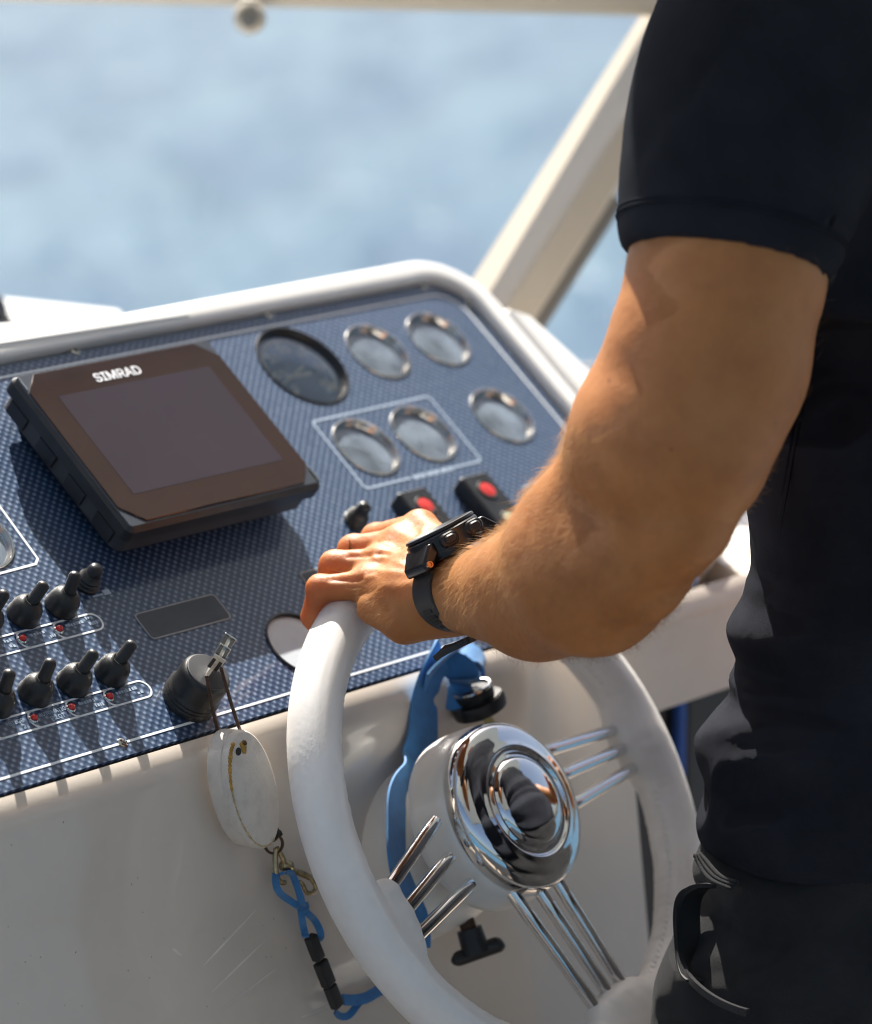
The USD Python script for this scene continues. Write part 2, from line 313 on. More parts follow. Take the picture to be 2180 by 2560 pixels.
mat('gauge_glass_clear', {'tc': ('texture_coordinate', {}), 'n': ('noise_texture', {'scale': 40.0, 'detail': 4.0}), 'fr': ('fresnel', {'IOR': 1.6}), 't': ('transparent_bsdf', {'color': (0.85, 0.88, 0.92)}),
    'gl': ('glossy_bsdf', {'color': (1, 1, 1), 'roughness': 0.04}), 'd': ('diffuse_bsdf', {'color': (0.47, 0.57, 0.70)}), 'dm': ('map_range', {'from_min': 0.3, 'from_max': 0.7, 'to_min': 0.01, 'to_max': 0.06}),
    'm1': ('mix_closure', {}), 'm2': ('mix_closure', {})},
    [('tc.object', 'n.vector'), ('n.fac', 'dm.value'), ('dm.result', 'm1.fac'), ('t.BSDF', 'm1.closure1'), ('d.BSDF', 'm1.closure2'), ('fr.fac', 'm2.fac'), ('m1.closure', 'm2.closure1'), ('gl.BSDF', 'm2.closure2')], surface='m2.closure')

plain('dial_blue', (0.17, 0.30, 0.52), 0.5, var=0.2, nscale=40)

# skin: mottled tan over subsurface, pores, freckles and moles
mat('skin', {'tc': ('texture_coordinate', {}), 'n': ('noise_texture', {'scale': 22.0, 'detail': 6.0, 'roughness': 0.6}), 'r': ('rgb_ramp', {'ramp': [(0.28, (0.315, 0.116, 0.034)), (0.5, (0.385, 0.150, 0.046)), (0.72, (0.44, 0.185, 0.062))]}),
    'v': ('voronoi_texture', {'scale': 36.0, 'feature': 'f1', 'randomness': 1.0}), 'vr': ('rgb_ramp', {'ramp': [(0.0, (0.35, 0.22, 0.17)), (0.035, (0.45, 0.32, 0.26)), (0.065, (1, 1, 1)), (1.0, (1, 1, 1))]}),
    'mm': ('mix_color', {'blend_type': 'multiply', 'fac': 0.75}),
    'n2': ('noise_texture', {'scale': 900.0, 'detail': 3.0, 'roughness': 0.6}), 'n3': ('noise_texture', {'scale': 160.0, 'detail': 5.0, 'roughness': 0.65}), 'ad': ('math', {'math_type': 'multiply_add', 'value2': 0.5}),
    'b': ('bump', {'strength': 0.8, 'distance': 0.0006}),
    'p': ('principled_bsdf', {'roughness': 0.5, 'specular_ior_level': 0.35, 'subsurface_weight': 0.25, 'subsurface_scale': 0.004, 'subsurface_radius': (1.0, 0.35, 0.18)})},
    [('tc.object', 'n.vector'), ('tc.object', 'v.vector'), ('tc.object', 'n2.vector'), ('tc.object', 'n3.vector'), ('n.fac', 'r.fac'), ('v.distance', 'vr.fac'), ('r.color', 'mm.a'), ('vr.color', 'mm.b'), ('mm.result', 'p.base_color'),
     ('n2.fac', 'ad.value1'), ('n3.fac', 'ad.value3'), ('ad.value', 'b.height'), ('b.normal', 'p.normal')])
mat('arm_hair', {'p': ('principled_bsdf', {'base_color': (0.30, 0.17, 0.075), 'roughness': 0.35, 'specular_ior_level': 0.6}), 't': ('translucent_bsdf', {'color': (0.55, 0.33, 0.15)}), 'm': ('mix_closure', {'fac': 0.45})},
    [('p.BSDF', 'm.closure1'), ('t.BSDF', 'm.closure2')], surface='m.closure')

# sea: dark water under wind ripples
RH_, FH_ = RGT, FWD * [1, 1, 0] / math.hypot(FWD[0], FWD[1])
mat('sea_water', {'g': ('geometry', {}), 'du': ('vector_math', {'math_type': 'dot_product', 'vector2': tuple(RH_)}), 'dv': ('vector_math', {'math_type': 'dot_product', 'vector2': tuple(FH_)}), 'mv': ('math', {'math_type': 'multiply', 'value2': 0.30}), 'cx': ('combine_xyz', {}),
    'n1': ('noise_texture', {'scale': 2.2, 'detail': 5.0, 'roughness': 0.6, 'distortion': 0.8}), 'n2': ('noise_texture', {'scale': 0.9, 'detail': 5.0, 'roughness': 0.55, 'distortion': 0.5}), 'ad': ('math', {'math_type': 'multiply_add', 'value2': 0.35}),
    'b': ('bump', {'strength': 0.9, 'distance': 0.42}), 'cr': ('rgb_ramp', {'ramp': [(0.36, (0.012, 0.060, 0.120)), (0.64, (0.052, 0.116, 0.170))]}),
    'p': ('principled_bsdf', {'roughness': 0.30, 'ior': 1.33, 'specular_ior_level': 0.5})},
    [('g.position', 'du.vector1'), ('g.position', 'dv.vector1'), ('dv.value', 'mv.value1'), ('du.value', 'cx.x'), ('mv.value', 'cx.y'), ('cx.vector', 'n1.vector'), ('cx.vector', 'n2.vector'), ('n1.fac', 'ad.value1'), ('n2.fac', 'ad.value3'), ('ad.value', 'b.height'), ('b.normal', 'p.normal'), ('n2.fac', 'cr.fac'), ('cr.color', 'p.base_color')])

# ------------------------------------------------------------------ setting: sea, decks
def sheet(x0, x1, y0, y1, z, n=2):
    xs, ys = np.linspace(x0, x1, n), np.linspace(y0, y1, n); gx, gy = np.meshgrid(xs, ys, indexing='ij')
    v = np.stack([gx, gy, np.full_like(gx, z)], -1).reshape(-1, 3); i, j = np.meshgrid(np.arange(n - 1), np.arange(n - 1), indexing='ij'); a = i * n + j
    q = np.stack([a, a + n, a + n + 1, a + 1], -1).reshape(-1, 4); return trimesh.Trimesh(v, np.vstack([q[:, [0, 1, 2]], q[:, [0, 2, 3]]]), process=False)
obj('sea', sheet(-4000, 4000, -4000, 4000, -2.0, 9), 'sea_water', smooth=False, kind='structure')
obj('cockpit_deck', rbox((-2.6, -3.4, -0.10), (1.7, 0.35, 0.0), 0.02), 'deck_mould', kind='structure')

# foredeck seen over the left of the console
z_fd = A(330, 772, 3.25)[2]
def onz(px, py, z): R = ray(px, py); return CAM + R * ((z - CAM[2]) / R[2])
q1, q0 = onz(332, 772, z_fd), onz(0, 737, z_fd); dirn = q0 - q1
poly = [q1, q0, q0 + 2.5 * dirn, q0 + 2.5 * dirn - 3.0 * FWD * [1, 1, 0], q1 - 0.3 * FWD * [1, 1, 0] - 0.25 * dirn]
fd = Polygon([p[:2] for p in poly]).convex_hull.buffer(-0.02).buffer(0.02)
t = thing('foredeck', (q1[0], q1[1], z_fd - 0.3), 'white moulded foredeck beyond the left end of the console', 'deck', kind='structure')
obj('deck_shell', plate(fd, z_fd - 0.30, z_fd, 0.012), 'gelcoat_white', t)
vc = onz(-18, 800, z_fd)
v_ = thing('deck_vent', vc, 'dark rounded deck vent cut off by the left edge of the photo', 'vent')
obj('vent_cap', place(lathe([(0, .021), (.006, .0205), (.010, .017), (.0125, .010), (.013, .004), (.0125, 0.0005), (0, .0005)], 32), np.eye(3), vc), 'label_plate', v_)
obj('vent_base', place(lathe([(.0155, 0.0), (.0155, .003), (.0128, .0035), (.0128, 0.0)], 32), np.eye(3), vc), 'black_plastic', v_)

# ------------------------------------------------------------------ helm console
con = thing('helm_console', (0, 0.3, 0), 'white moulded boat helm console with blue carbon instrument panel under the steering wheel', 'console')
nrm = lambda e: np.array([-math.cos(e), math.sin(e)])
def yz(v, h): p = PO + v * B + h * N; return np.array([p[1], p[2]])
S0 = yz(-0.0026, -0.0006); e0 = math.pi / 2 - TAU; e1 = math.radians(7); rho = 0.031
Cc = S0 - rho * nrm(e0)
prof = [Cc + rho * nrm(e) for e in np.linspace(e0, e1, 14)]
pl = prof[-1]; tdir = np.array([-math.sin(e1), -math.cos(e1)])
FACE_P = np.array([0, pl[0], pl[1]]); FACE_N = np.array([0, -math.cos(e1), math.sin(e1)])
def onface(px, py, d=0.0): R = ray(px, py); return CAM + R * (((FACE_P - CAM) @ FACE_N + d) / (R @ FACE_N))
bed_top = yz(0.330, -0.030)
XR = 0.395                                                    # right end of the console, from the hub
def console_block(x0, x1, zb):
    low = pl + tdir * ((pl[1] - zb) / math.cos(e1))
    pts = [yz(0.004, -0.030), yz(-0.0024, -0.012), yz(-0.0024, -0.003)] + prof + [low, np.array([bed_top[0] + .03, zb]), np.array([bed_top[0] + .03, bed_top[1] - 0.03]), bed_top + [0.016, -0.008], bed_top]
    m = extrude(Polygon(pts), 0, x1 - x0)
    F = np.array([[0, 0, 1.0], [1, 0, 0], [0, 1, 0]])       # local (y, z, x) to world
    return place(m, F, (x0, 0, 0))
def side_block(x0, x1, zb):
    low = pl + tdir * ((pl[1] - zb) / math.cos(e1)); top = prof[0]
    pts = [top] + prof[1:] + [low, np.array([bed_top[0] + .02, zb]), np.array([bed_top[0] + .02, top[1] + .012]), top + [.03, .010]]
    return place(extrude(Polygon(pts), 0, x1 - x0), np.array([[0, 0, 1.0], [1, 0, 0], [0, 1, 0]]), (x0, 0, 0))
blk = joinm([console_block(-0.95, 0.235, 0.02), console_block(0.235, XR, 0.9478), side_block(XR, 0.80, 0.9478)])
obj('dash_moulding', blk, 'gelcoat', con, smooth=25)
# scratches and specks in the gelcoat of the face
FF0 = np.stack([X, np.cross(FACE_N, X), FACE_N], 1)
def face_mark(p, q, w, m='gelcoat_white'):
    a, b = onface(*p, .0001), onface(*q, .0001); d = b - a; L = np.linalg.norm(d); d /= L; o_ = np.cross(FACE_N, d)
    k = np.linspace(0, 1, 9); prf = w * np.sin(np.pi * np.clip(k, .02, .98)) ** .6; v = np.vstack([a + np.outer(k * L, d) + np.outer(prf, o_), a + np.outer(k * L, d) - np.outer(prf, o_)])
    f = [[i_, i_ + 1, i_ + 10] for i_ in range(8)] + [[i_, i_ + 10, i_ + 9] for i_ in range(8)]; m_ = trimesh.Trimesh(v, f, process=False)
    if m_.face_normals[0] @ FACE_N < 0: m_.invert()
    return m_
for p, q, w in (((505, 2418), (640, 2275), .0009), ((530, 2480), (664, 2350), .0008), ((560, 2520), (690, 2422), .0009), ((750, 2545), (825, 2515), .0006), ((430, 2370), (455, 2390), .0011)):
    obj('scratch', face_mark(p, q, w), 'scuff', con, smooth=False)
rs_ = np.random.default_rng(12); sp_ = []
for k in range(26):
    x, y = rs_.uniform(20, 760), rs_.uniform(2050, 2540); sp_.append(face_mark((x, y), (x + rs_.uniform(-3, 3), y + rs_.uniform(1.5, 5)), rs_.uniform(.0002, .0004)))
obj('specks', joinm(sp_), 'rust_chain', con, smooth=False, kind='stuff')
# rounded right shoulder of the console, outside the panel's rim
# panel outline in panel coordinates: u to the right, v up the slope
UL, UR, VT = -0.45, 0.4565, 0.3165
def rounded(x0, y0, x1, y1, r): return sbox(x0 + r, y0 + r, x1 - r, y1 - r).buffer(r, 12)
outl = unary_union([rounded(UL, 0, UR, VT, 0.034), sbox(UL, 0, UR - 0.06, 0.1), rounded(UL, 0, UR, 0.2, 0.012)])
# rim of the moulding round the panel: a rounded section swept along the outline
ring = np.array(outl.buffer(0.0035, 8).exterior.coords)[:-1]
ls = LineString(np.vstack([ring, ring[:1]])); s_all = np.linspace(0, ls.length, 420, endpoint=False)
pt = np.array([ls.interpolate(s).coords[0] for s in s_all]); tn = np.roll(pt, -1, 0) - np.roll(pt, 1, 0); tn /= np.linalg.norm(tn, axis=1)[:, None]
on = np.stack([tn[:, 1], -tn[:, 0]], 1); cen = pt.mean(0)
if ((pt - cen) * on).sum(1).mean() < 0: on = -on
keep = (pt[:, 1] > 0.012) & (pt[:, 0] > UL + 0.02)
k0 = np.argmax(~keep); order = (np.arange(len(pt)) + k0) % len(pt); idx_ = [k for k in order if keep[k]]
sect = [(0, -.035), (0, .0035), (.0008, .0055), (.0025, .0068), (.006, .0075), (.0135, .0079), (.0160, .0074), (.0182, .0055), (.0194, .0015), (.0208, -.006), (.026, -.040)]
vv = np.array([[P3(pt[k][0] + o * on[k][0], pt[k][1] + o * on[k][1], h) for o, h in sect] for k in idx_]); S, M = len(sect), len(idx_)
i, j = np.meshgrid(np.arange(M - 1), np.arange(S - 1), indexing='ij'); q = np.stack([i * S + j, (i + 1) * S + j, (i + 1) * S + j + 1, i * S + j + 1], -1).reshape(-1, 4)
rim_m = trimesh.Trimesh(vv.reshape(-1, 3), np.vstack([q[:, [0, 1, 2]], q[:, [0, 2, 3]]]), process=False)
if (rim_m.face_normals @ N).mean() < 0: rim_m.invert()
obj('panel_surround', rim_m, 'gelcoat_white', con, smooth=50)
# bright flat shelf widening to the left behind the rim
sa, sb_ = puv(488, 794, .009), puv(0, 806, .009); sh = [sa, sb_, sb_ + (sb_ - sa) * .8, (sb_ + (sb_ - sa) * .8) * [1, 0] + [0, VT + .012], (sa[0], VT + .012)]
shp = Polygon([tuple(p) for p in sh]).convex_hull
obj('dash_shelf', place(plate(shp, -0.03, 0.0088, 0.004), PF, PO), 'gelcoat_white', con)
# shoulder to the right of the panel
hs = [(UR + .022, .02), (UR + .05, .03), (UR + .0505, .20), (UR + .036, .262), (UR + .022, .272)]
obj('side_shoulder', place(plate(Polygon(hs).buffer(.008), -0.09, 0.011, 0.009), PF, PO), 'gelcoat_white', con, smooth=45)
# dark trimmed locker to the right, under the console's edge
lk = thing('side_cushion', (0.5, 0.30, 0.5), 'dark side cushion with blue piping, right of the wheel below the console edge', 'cushion')
f_ = np.array([0.62, 0.225])
obj('pad', rbox((0.10, 0.20, 0.42), (0.449, 0.27, 0.9435), 0.006), 'cushion', lk)
obj('pad', rbox((0.459, 0.19, 0.42), (0.90, 0.26, 0.9445), 0.006), 'cushion', lk)
obj('piping', tube([(0.454, 0.194, 0.42), (0.454, 0.194, 0.941)], 0.0050, 10), 'blue_piping', lk)
obj('piping', tube([(0.33, 0.188, 0.9445), (0.86, 0.184, 0.9450)], 0.0026, 10), 'blue_piping', lk)

# ---- instrument panel: board with real holes
GA = [('large', (0.2431, 0.2667), 0.0375), ('small', (0.3253, 0.2655), 0.0268), ('small', (0.3945, 0.2655), 0.0268), ('small', (0.3950, 0.1848), 0.0268), ('small', (0.2413, 0.1852), 0.0268), ('small', (0.3046, 0.1852), 0.0268),
      ('small', tuple(puv(-62, 1345)), 0.0268)]
WD = (0.0500, 0.0425)
holes = unary_union([Point(c).buffer(r, 24) for _, c, r in GA] + [Point(WD).buffer(0.0268, 24)])
pbd = thing  # (kept for clarity: the board is a part of the console)
board = obj('instrument_panel', place(extrude(outl.difference(holes), -0.0028, 0.0), PF, PO), 'carbon_panel', con, smooth=False)
obj('panel_gasket', place(extrude(outl.buffer(0.0020).difference(outl.buffer(-0.004)), -0.0044, -0.0029), PF, PO), 'gasket', con, smooth=False)
def strip(poly_line, w, h=0.00035, closed=False):
    ln_ = LineString(list(poly_line) + ([poly_line[0]] if closed else [])); return place(extrude(ln_.buffer(w / 2, cap_style=2, join_style=1), 0.00002, h), PF, PO)
inner = outl.buffer(-0.0095); ic = list(inner.exterior.coords)
obj('border_line', strip(ic, 0.0017), 'print_white', board, smooth=False)
def rr(x0, y0, x1, y1, r=0.004): return list(rounded(x0, y0, x1, y1, r).exterior.coords)
# frame round the pair of small gauges, broken by its legend
fr_ = LineString(rr(0.2097, 0.1503, 0.3385, 0.2165, 0.004)); fr_ = fr_.difference(sbox(0.258, 0.14, 0.304, 0.156))
obj('gauge_frame', place(extrude(fr_.buffer(0.0009), 0.00002, 0.00035), PF, PO), 'print_dim', board, smooth=False)
obj('gauge_legend', place(joinm([extrude(sbox(0.2615 + .0075 * k, 0.1482, 0.2615 + .0075 * k + (.0055 if k % 2 else .0065), 0.1518), 0.00002, 0.0003) for k in range(6)]), PF, PO), 'print_dim', board, smooth=False)
fl = [puv(0, 1268), puv(101, 1407), puv(0, 1434)]
obj('gauge_frame', strip([fl[0] + (fl[0] - fl[1]) * 2, fl[1] + (fl[0] - fl[1]) * .07, fl[1] + (fl[2] - fl[1]) * .12, fl[2] + (fl[2] - fl[1]) * 2], 0.0018), 'print_white', board, smooth=False)
obj('gauge_frame', strip([puv(1305, 1220), puv(1345, 1207), puv(1420, 1180)], 0.0018), 'print_dim', board, smooth=False)

# screws along the border
def screw(u, v, r=0.0037):
    sc = obj('screw', place(lathe([(0, .0009), (r * .6, .0012), (r * .95, .0006), (r, .0001), (r, -.0005), (0, -.0005)], 20), PF, P3(u, v)), 'stainless', board)
    m = joinm([rbox((-r * .62, -.0004, .0009), (r * .62, .0004, .0016), .0001), rbox((-.0004, -r * .62, .0009), (.0004, r * .62, .0016), .0001)])
    a = .6; R = np.array([[math.cos(a), -math.sin(a), 0], [math.sin(a), math.cos(a), 0], [0, 0, 1]]); m.vertices = m.vertices @ R.T
    obj('cross_slot', place(m, PF, P3(u, v)), 'gasket', sc, smooth=False) if False else None
    return m
slots = []
for px, py in ((188, 878), (672, 787), (1062, 716), (1174, 757), (306, 1857)):
    u, v = puv(px, py); slots.append((screw(u, v), u, v))
obj('screw_slots', joinm([place(m, PF, P3(u, v)) for m, u, v in slots]), 'gasket', board, smooth=False, kind='stuff')

# gauges
def gauge(c, r, kind, k):
    o = P3(c[0], c[1], 0)
    g = obj('gauge', place(lathe([(r + .0010, .0002), (r + .0006, .0010), (r - .0006, .0011), (r - .0012, .0003), (r - .0020, -.0034), (r - .0034, -.0048), (r - .0034, -.016), (r + .0010, -.016), (r + .0010, .0002)], 48), PF, o), 'black_plastic' if kind == 'large' else 'stainless', con, smooth=40)
    gm = lathe([(0, -.0022), (r * .35, -.0024), (r * .6, -.0028), (r * .8, -.0034), (r - .0026, -.0041)], 40)   # one thin domed pane
    if gm.face_normals[:, 2].mean() < 0: gm.invert()
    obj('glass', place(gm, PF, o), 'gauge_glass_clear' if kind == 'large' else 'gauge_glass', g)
    dz = .0048 if kind == 'large' else .003; o = o + N * dz
    obj('dial', place(lathe([(0, -.0105), (r - .0036, -.0105), (r - .0036, -.0155), (0, -.0155)], 40), PF, o), 'dial_blue' if kind == 'large' else 'dial_face', g)
    ms = []
    nt = 25 if kind == 'large' else 9
    for t in range(nt):
        an = math.radians(225 - 270 * t / (nt - 1)); big = t % 4 == 0
        r0, r1 = (r - .0055), (r - .0055) - (.0065 if big else .0032); w = .0014 if big else .0007
        d = np.array([math.cos(an), math.sin(an)]); ms.append(extrude(LineString([d * r0, d * r1]).buffer(w, cap_style=2), -.01045, -.0101))
    if kind == 'large':
        for t in range(7):
            an = math.radians(225 - 45 * t); d = np.array([math.cos(an), math.sin(an)]) * (r - .0165)
            tx = meshkit.text_mesh(str(t * 10 if t else 0), .0064, .0003, bold=True); tx.apply_translation([d[0] - .005, d[1] - .0032, -.0104]); ms.append(tx)
        arc = LineString([((r - .0075) * math.cos(math.radians(a_)), (r - .0075) * math.sin(math.radians(a_))) for a_ in np.linspace(-52, 232, 60)])
        ms.append(extrude(arc.buffer(.0013, cap_style=2), -.01045, -.0101))
        ms.append(extrude(LineString([(.012, -.0225), (.022, -.018)]).buffer(.0022, cap_style=2), -.01045, -.0101))
        ms.append(extrude(LineString([(-.015, -.004), (.010, -.004)]).buffer(.0016, cap_style=2), -.01045, -.0101))
    obj('dial_marks', place(joinm(ms), PF, o), 'dial_ink' if kind == 'large' else 'gasket', g, smooth=False, kind='stuff')
    an = math.radians((200, 150, 120, 95, 140, 60, 100)[k]); d = np.array([math.cos(an), math.sin(an), 0])
    nd_ = tube([-.006 * d + [0, 0, -.0092], d * (r - .010) + [0, 0, -.0092]], [.0016, .0008], 6)
    obj('needle', place(nd_, PF, o), 'dial_ink' if kind == 'large' else 'gasket', g)
for k, (kind, c, r) in enumerate(GA): gauge(c, r, kind, k)
o = P3(WD[0], WD[1], 0)
wd = obj('blank_plug', place(lathe([(0, -.0008), (.0235, -.0010), (.0258, -.0016), (.0267, -.003), (.0267, -.010), (0, -.010)], 48), PF, o), 'blank_cap', con, label='pale grey round blanking plug in a gauge hole')
obj('plug_rim', place(lathe([(.0269, .0001), (.0276, .0012), (.0262, .0014), (.0257, .0004), (.0262, -.004), (.0269, -.004), (.0269, .0001)], 48), PF, o), 'black_plastic', wd)

# blank label plates with a pale edge
def label_plate(u0, v0, u1, v1):
    p = obj('label_plate', place(plate(rounded(u0, v0, u1, v1, .003), .0001, .0012, .0004), PF, PO), 'label_plate', con)
    obj('plate_edge', place(extrude(rounded(u0 - .0008, v0 - .0008, u1 + .0008, v1 + .0008, .0035).difference(rounded(u0 + .0004, v0 + .0004, u1 - .0004, v1 - .0004, .0026)), .00002, .0009), PF, PO), 'plate_edge', p, smooth=False)
label_plate(-0.0645, 0.0768, 0.0095, 0.0976)
pu = puv(748, 1436); label_plate(pu[0], pu[1] - .0215, pu[0] + .074, pu[1])

# toggle switches: rubber boot with a bent lever
def toggle(u, v, lean):
    o = P3(u, v)
    b = obj('toggle_switch', place(lathe([(.0112, 0), (.0116, .0012), (.0114, .0024), (.0108, .004), (.0106, .0065), (.0100, .0095), (.0085, .0125), (.0062, .0142), (.0052, .0150), (.0050, .0158), (.0044, .0158), (.0040, .0150), (0, .0148)], 36), PF, o), 'rubber', con, smooth=50)
    d = np.array([lean[0], lean[1], 1.0]); d /= np.linalg.norm(d)
    st = np.array([0, 0, .0125]); n_ = 10; L = .0142
    pts = [st + d * L * s for s in np.linspace(0, 1, n_)]; pts += [pts[-1] + d * .0012, pts[-1] + d * .0021, pts[-1] + d * .0026]
    rr_ = list(np.linspace(.0043, .0040, n_)) + [.0034, .0024, .0008]
    obj('lever', place(tube(pts, rr_, 18), PF, o), 'rubber', b, smooth=50)
    return b
r2 = [(-0.2825, .0605), (-0.2490, .0605), (-0.2160, .0605), (-0.1830, .0605), (-0.1500, .0600), (-0.1168, .0596)]
r1 = [(-0.2480, .1195), (-0.2150, .1192), (-0.1818, .1190), (-0.1487, .1185), (-0.1158, .1180)]
ln2 = [(0.05, .25), (.10, .30), (.05, .30), (.22, .32), (.62, .30), (.66, .30)]
ln1 = [(.1, .3), (.2, .3), (.55, .3), (.60, .28), (.12, .34)]
for (u, v), l in list(zip(r2, ln2)) + list(zip(r1, ln1)): toggle(u, v, l)
def push_button(u, v, s=1.0):
    o = P3(u, v)
    b = obj('push_button', place(lathe([(.0088 * s, 0), (.009 * s, .002), (.0078 * s, .0032), (.0084 * s, .0046), (.0074 * s, .0060), (.0078 * s, .0074), (.0066 * s, .0088), (.0058 * s, .0105), (.0054 * s, .0118), (0, .0118)], 32), PF, o), 'rubber', con, smooth=50)
    obj('button_cap', place(lathe([(.0050 * s, .0112), (.0050 * s, .0150), (.0042 * s, .0172), (.0024 * s, .0183), (0, .0186)], 28), PF, o), 'black_plastic', b, smooth=50)
push_button(*puv(214, 1462)); push_button(*puv(886, 1304))
# printed bands with the indicator lamps
def band(v0, v1, u_end, arcs, u_left=-0.44):
    r = (v1 - v0) / 2; vm = (v0 + v1) / 2
    an = np.linspace(math.pi / 2, -math.pi / 2, 15)
    line = [(u_left, v1)] + [(u_end - r + r * math.cos(a), vm + r * math.sin(a)) for a in an] + [(u_left, v0)]
    ms = [strip(line, .0013)]
    for ua in arcs:
        ms.append(strip([(ua + .004 - r * 0.95 * math.sin(b) * 1.0, vm + r * math.cos(b)) for b in np.linspace(0.0, math.pi, 15)], .0013))
    obj('switch_band', joinm(ms), 'print_white', board, smooth=False)
pa, pb_ = puv(255, 1728), puv(274, 1770); pe = puv(386, 1735)
V21, V20 = pa[1], pb_[1]; arcs2 = [-0.1310, -0.1644, -0.1969, -0.230, -0.263]
band(V20, V21, pe[0], arcs2)
pc, pd, pe1 = puv(130, 1559), puv(155, 1599), puv(258, 1558)
arcs1 = [-0.1305, -0.1626, -0.195, -0.228]
band(pd[1], pc[1], pe1[0], arcs1)
def lamp(u, v):
    o = P3(u, v)
    l = obj('indicator_lamp', place(lathe([(.0034, 0), (.0034, .0008), (.0026, .0016), (.0023, .0010), (.0023, .0002), (0, .0002)], 20), PF, o), 'stainless', con)
    obj('lens', place(lathe([(.00225, .0003), (.00225, .0022), (.0020, .0032), (.0012, .0040), (0, .0043)], 20), PF, o), 'red_lens', l, smooth=60)
for ua in arcs2: lamp(ua + .0005, (V20 + V21) / 2 + .0006)
for ua in arcs1: lamp(ua + .0005, (pd[1] + pc[1]) / 2 + .0006)
# printed legends: the readable words, and worn traces where nothing can be read
def legend(txt, u, v, hgt=.0030, m='print_dim'):
    t_ = meshkit.text_mesh(txt, hgt, .0003); t_.apply_translation([u, v, .00003]); return place(t_, PF, PO)
vm2 = (V20 + V21) / 2; vm1 = (pd[1] + pc[1]) / 2
words = [legend('BILGE', -0.2160, vm2 + .0005), legend('2', -0.2075, vm2 - .0042), legend('AUTOMATIC', -0.1905, vm2 + .0007, .0027), legend('PILOT', -0.1835, vm2 - .0040, .0029)]
obj('switch_legends', joinm(words), 'print_dim', board, smooth=False)
worn = []
for (u, v, w) in ((-0.1555, vm2 + .001, .0125), (-0.1445, vm2 - .0034, .006), (-0.1225, vm2 + .001, .013), (-0.1085, vm2 + .0012, .0045), (-0.1065, vm2 - .0030, .0030), (-0.1222, vm1 + .0012, .014), (-0.1035, vm1 + .0030, .0062), (-0.1035, vm1 - .0018, .0062), (-0.1535, vm1 + .001, .012), (-0.1395, vm1 - .0034, .0050), (-0.1760, vm1 + .0015, .006), (-0.1745, vm1 - .003, .005)):
    x = u
    while x < u + w:
        d = rng.uniform(.0010, .0022); worn.append(extrude(sbox(x, v + rng.uniform(-.0003, .0003), x + d, v + rng.uniform(.0017, .0026)), .00002, .0003)); x += d + rng.uniform(.0004, .0009)
obj('worn_legends', place(joinm(worn), PF, PO), 'print_dim', board, smooth=False, kind='stuff')
pm = puv(262, 1488); obj('worn_legends', place(extrude(sbox(pm[0], pm[1], pm[0] + .006, pm[1] + .004).union(sbox(pm[0] - .010, pm[1] + .0004, pm[0] - .001, pm[1] + .0018)), .00002, .0003), PF, PO), 'print_dim', board, smooth=False)

# rocker blocks with red and cream windows
def rocker(px, py, h=.0125):
    u, v = puv(px, py, h); w, L = .0300, .066
    b = obj('rocker_switch', place(plate(rounded(u, v - L, u + w, v, .0025), 0.0001, h, .0016), PF, PO), 'black_plastic', con)
    for nm, vc_, m in (('red_window', v - .0165, 'red_window'), ('cream_window', v - .0455, 'cream_window')):
        c_ = (u + w * .52, vc_)
        obj(nm, place(lathe([(0, h + .0012), (.0058, h + .0009), (.0068, h + .0003), (.0068, h - .001), (0, h - .001)], 28), PF, P3(*c_)), m, b)
        obj('window_ring', place(lathe([(.0069, h), (.0088, h + .0002), (.0082, h + .0010), (.0071, h + .0009), (.0069, h)], 28), PF, P3(*c_)), 'gasket', b)
rocker(994, 1230); rocker(1150, 1192)

# ignition lock
oi = puv(470, 1752)
ig = obj('ignition_lock', place(lathe([(.0185, 0), (.0188, .003), (.0180, .005), (.0186, .0065), (.0180, .008), (.0186, .0095), (.0176, .0115), (.0170, .013), (.0172, .024), (.0166, .0268), (.0150, .0282), (0, .0284)], 44), PF, P3(*oi)), 'rubber', con, smooth=40)
obj('lock_face', place(lathe([(.0150, .0280), (.0148, .0292), (.0138, .0297), (0, .0297)], 40), PF, P3(*oi)), 'grey_plastic', ig)

# ------------------------------------------------------------------ key with chain and oval float
KO = P3(*oi, .0297)
kf = thing('key_and_float', KO, 'key in the ignition lock with a rusty ball chain and stained white oval float', 'key float')
k1 = (A(559, 1582, 2.5) - A(500, 1697, 2.5)); k1 = k1 - (k1 @ FWD) * FWD * .3; k1 /= np.linalg.norm(k1)
kd = (X * .85 + B * .52); kd /= np.linalg.norm(kd); kn = np.cross(N, kd)
KF = np.stack([kd, N, kn], 1)
head = unary_union([rounded(-.0115, .002, .0135, .0225, .004), sbox(-.004, -.004, .004, .004)]).difference(rounded(-.005, .0055, .002, .011, .002))
obj('key_head', place(extrude(head, -.0011, .0011), KF, KO), 'key_metal', kf, smooth=20)
obj('key_grip', place(joinm([extrude(rounded(-.0125, .0105, .0145, .0235, .004), .0012, .0034), extrude(rounded(-.0125, .0105, .0145, .0235, .004), -.0034, -.0012)]), KF, KO), 'black_plastic', kf, smooth=20)
obj('key_ridges', place(joinm([rbox((x_, .0128, -.0042), (x_ + .0010, .0240, .0042), .0004) for x_ in (-.0122, .0000, .0118)]), KF, KO), 'key_metal', kf)
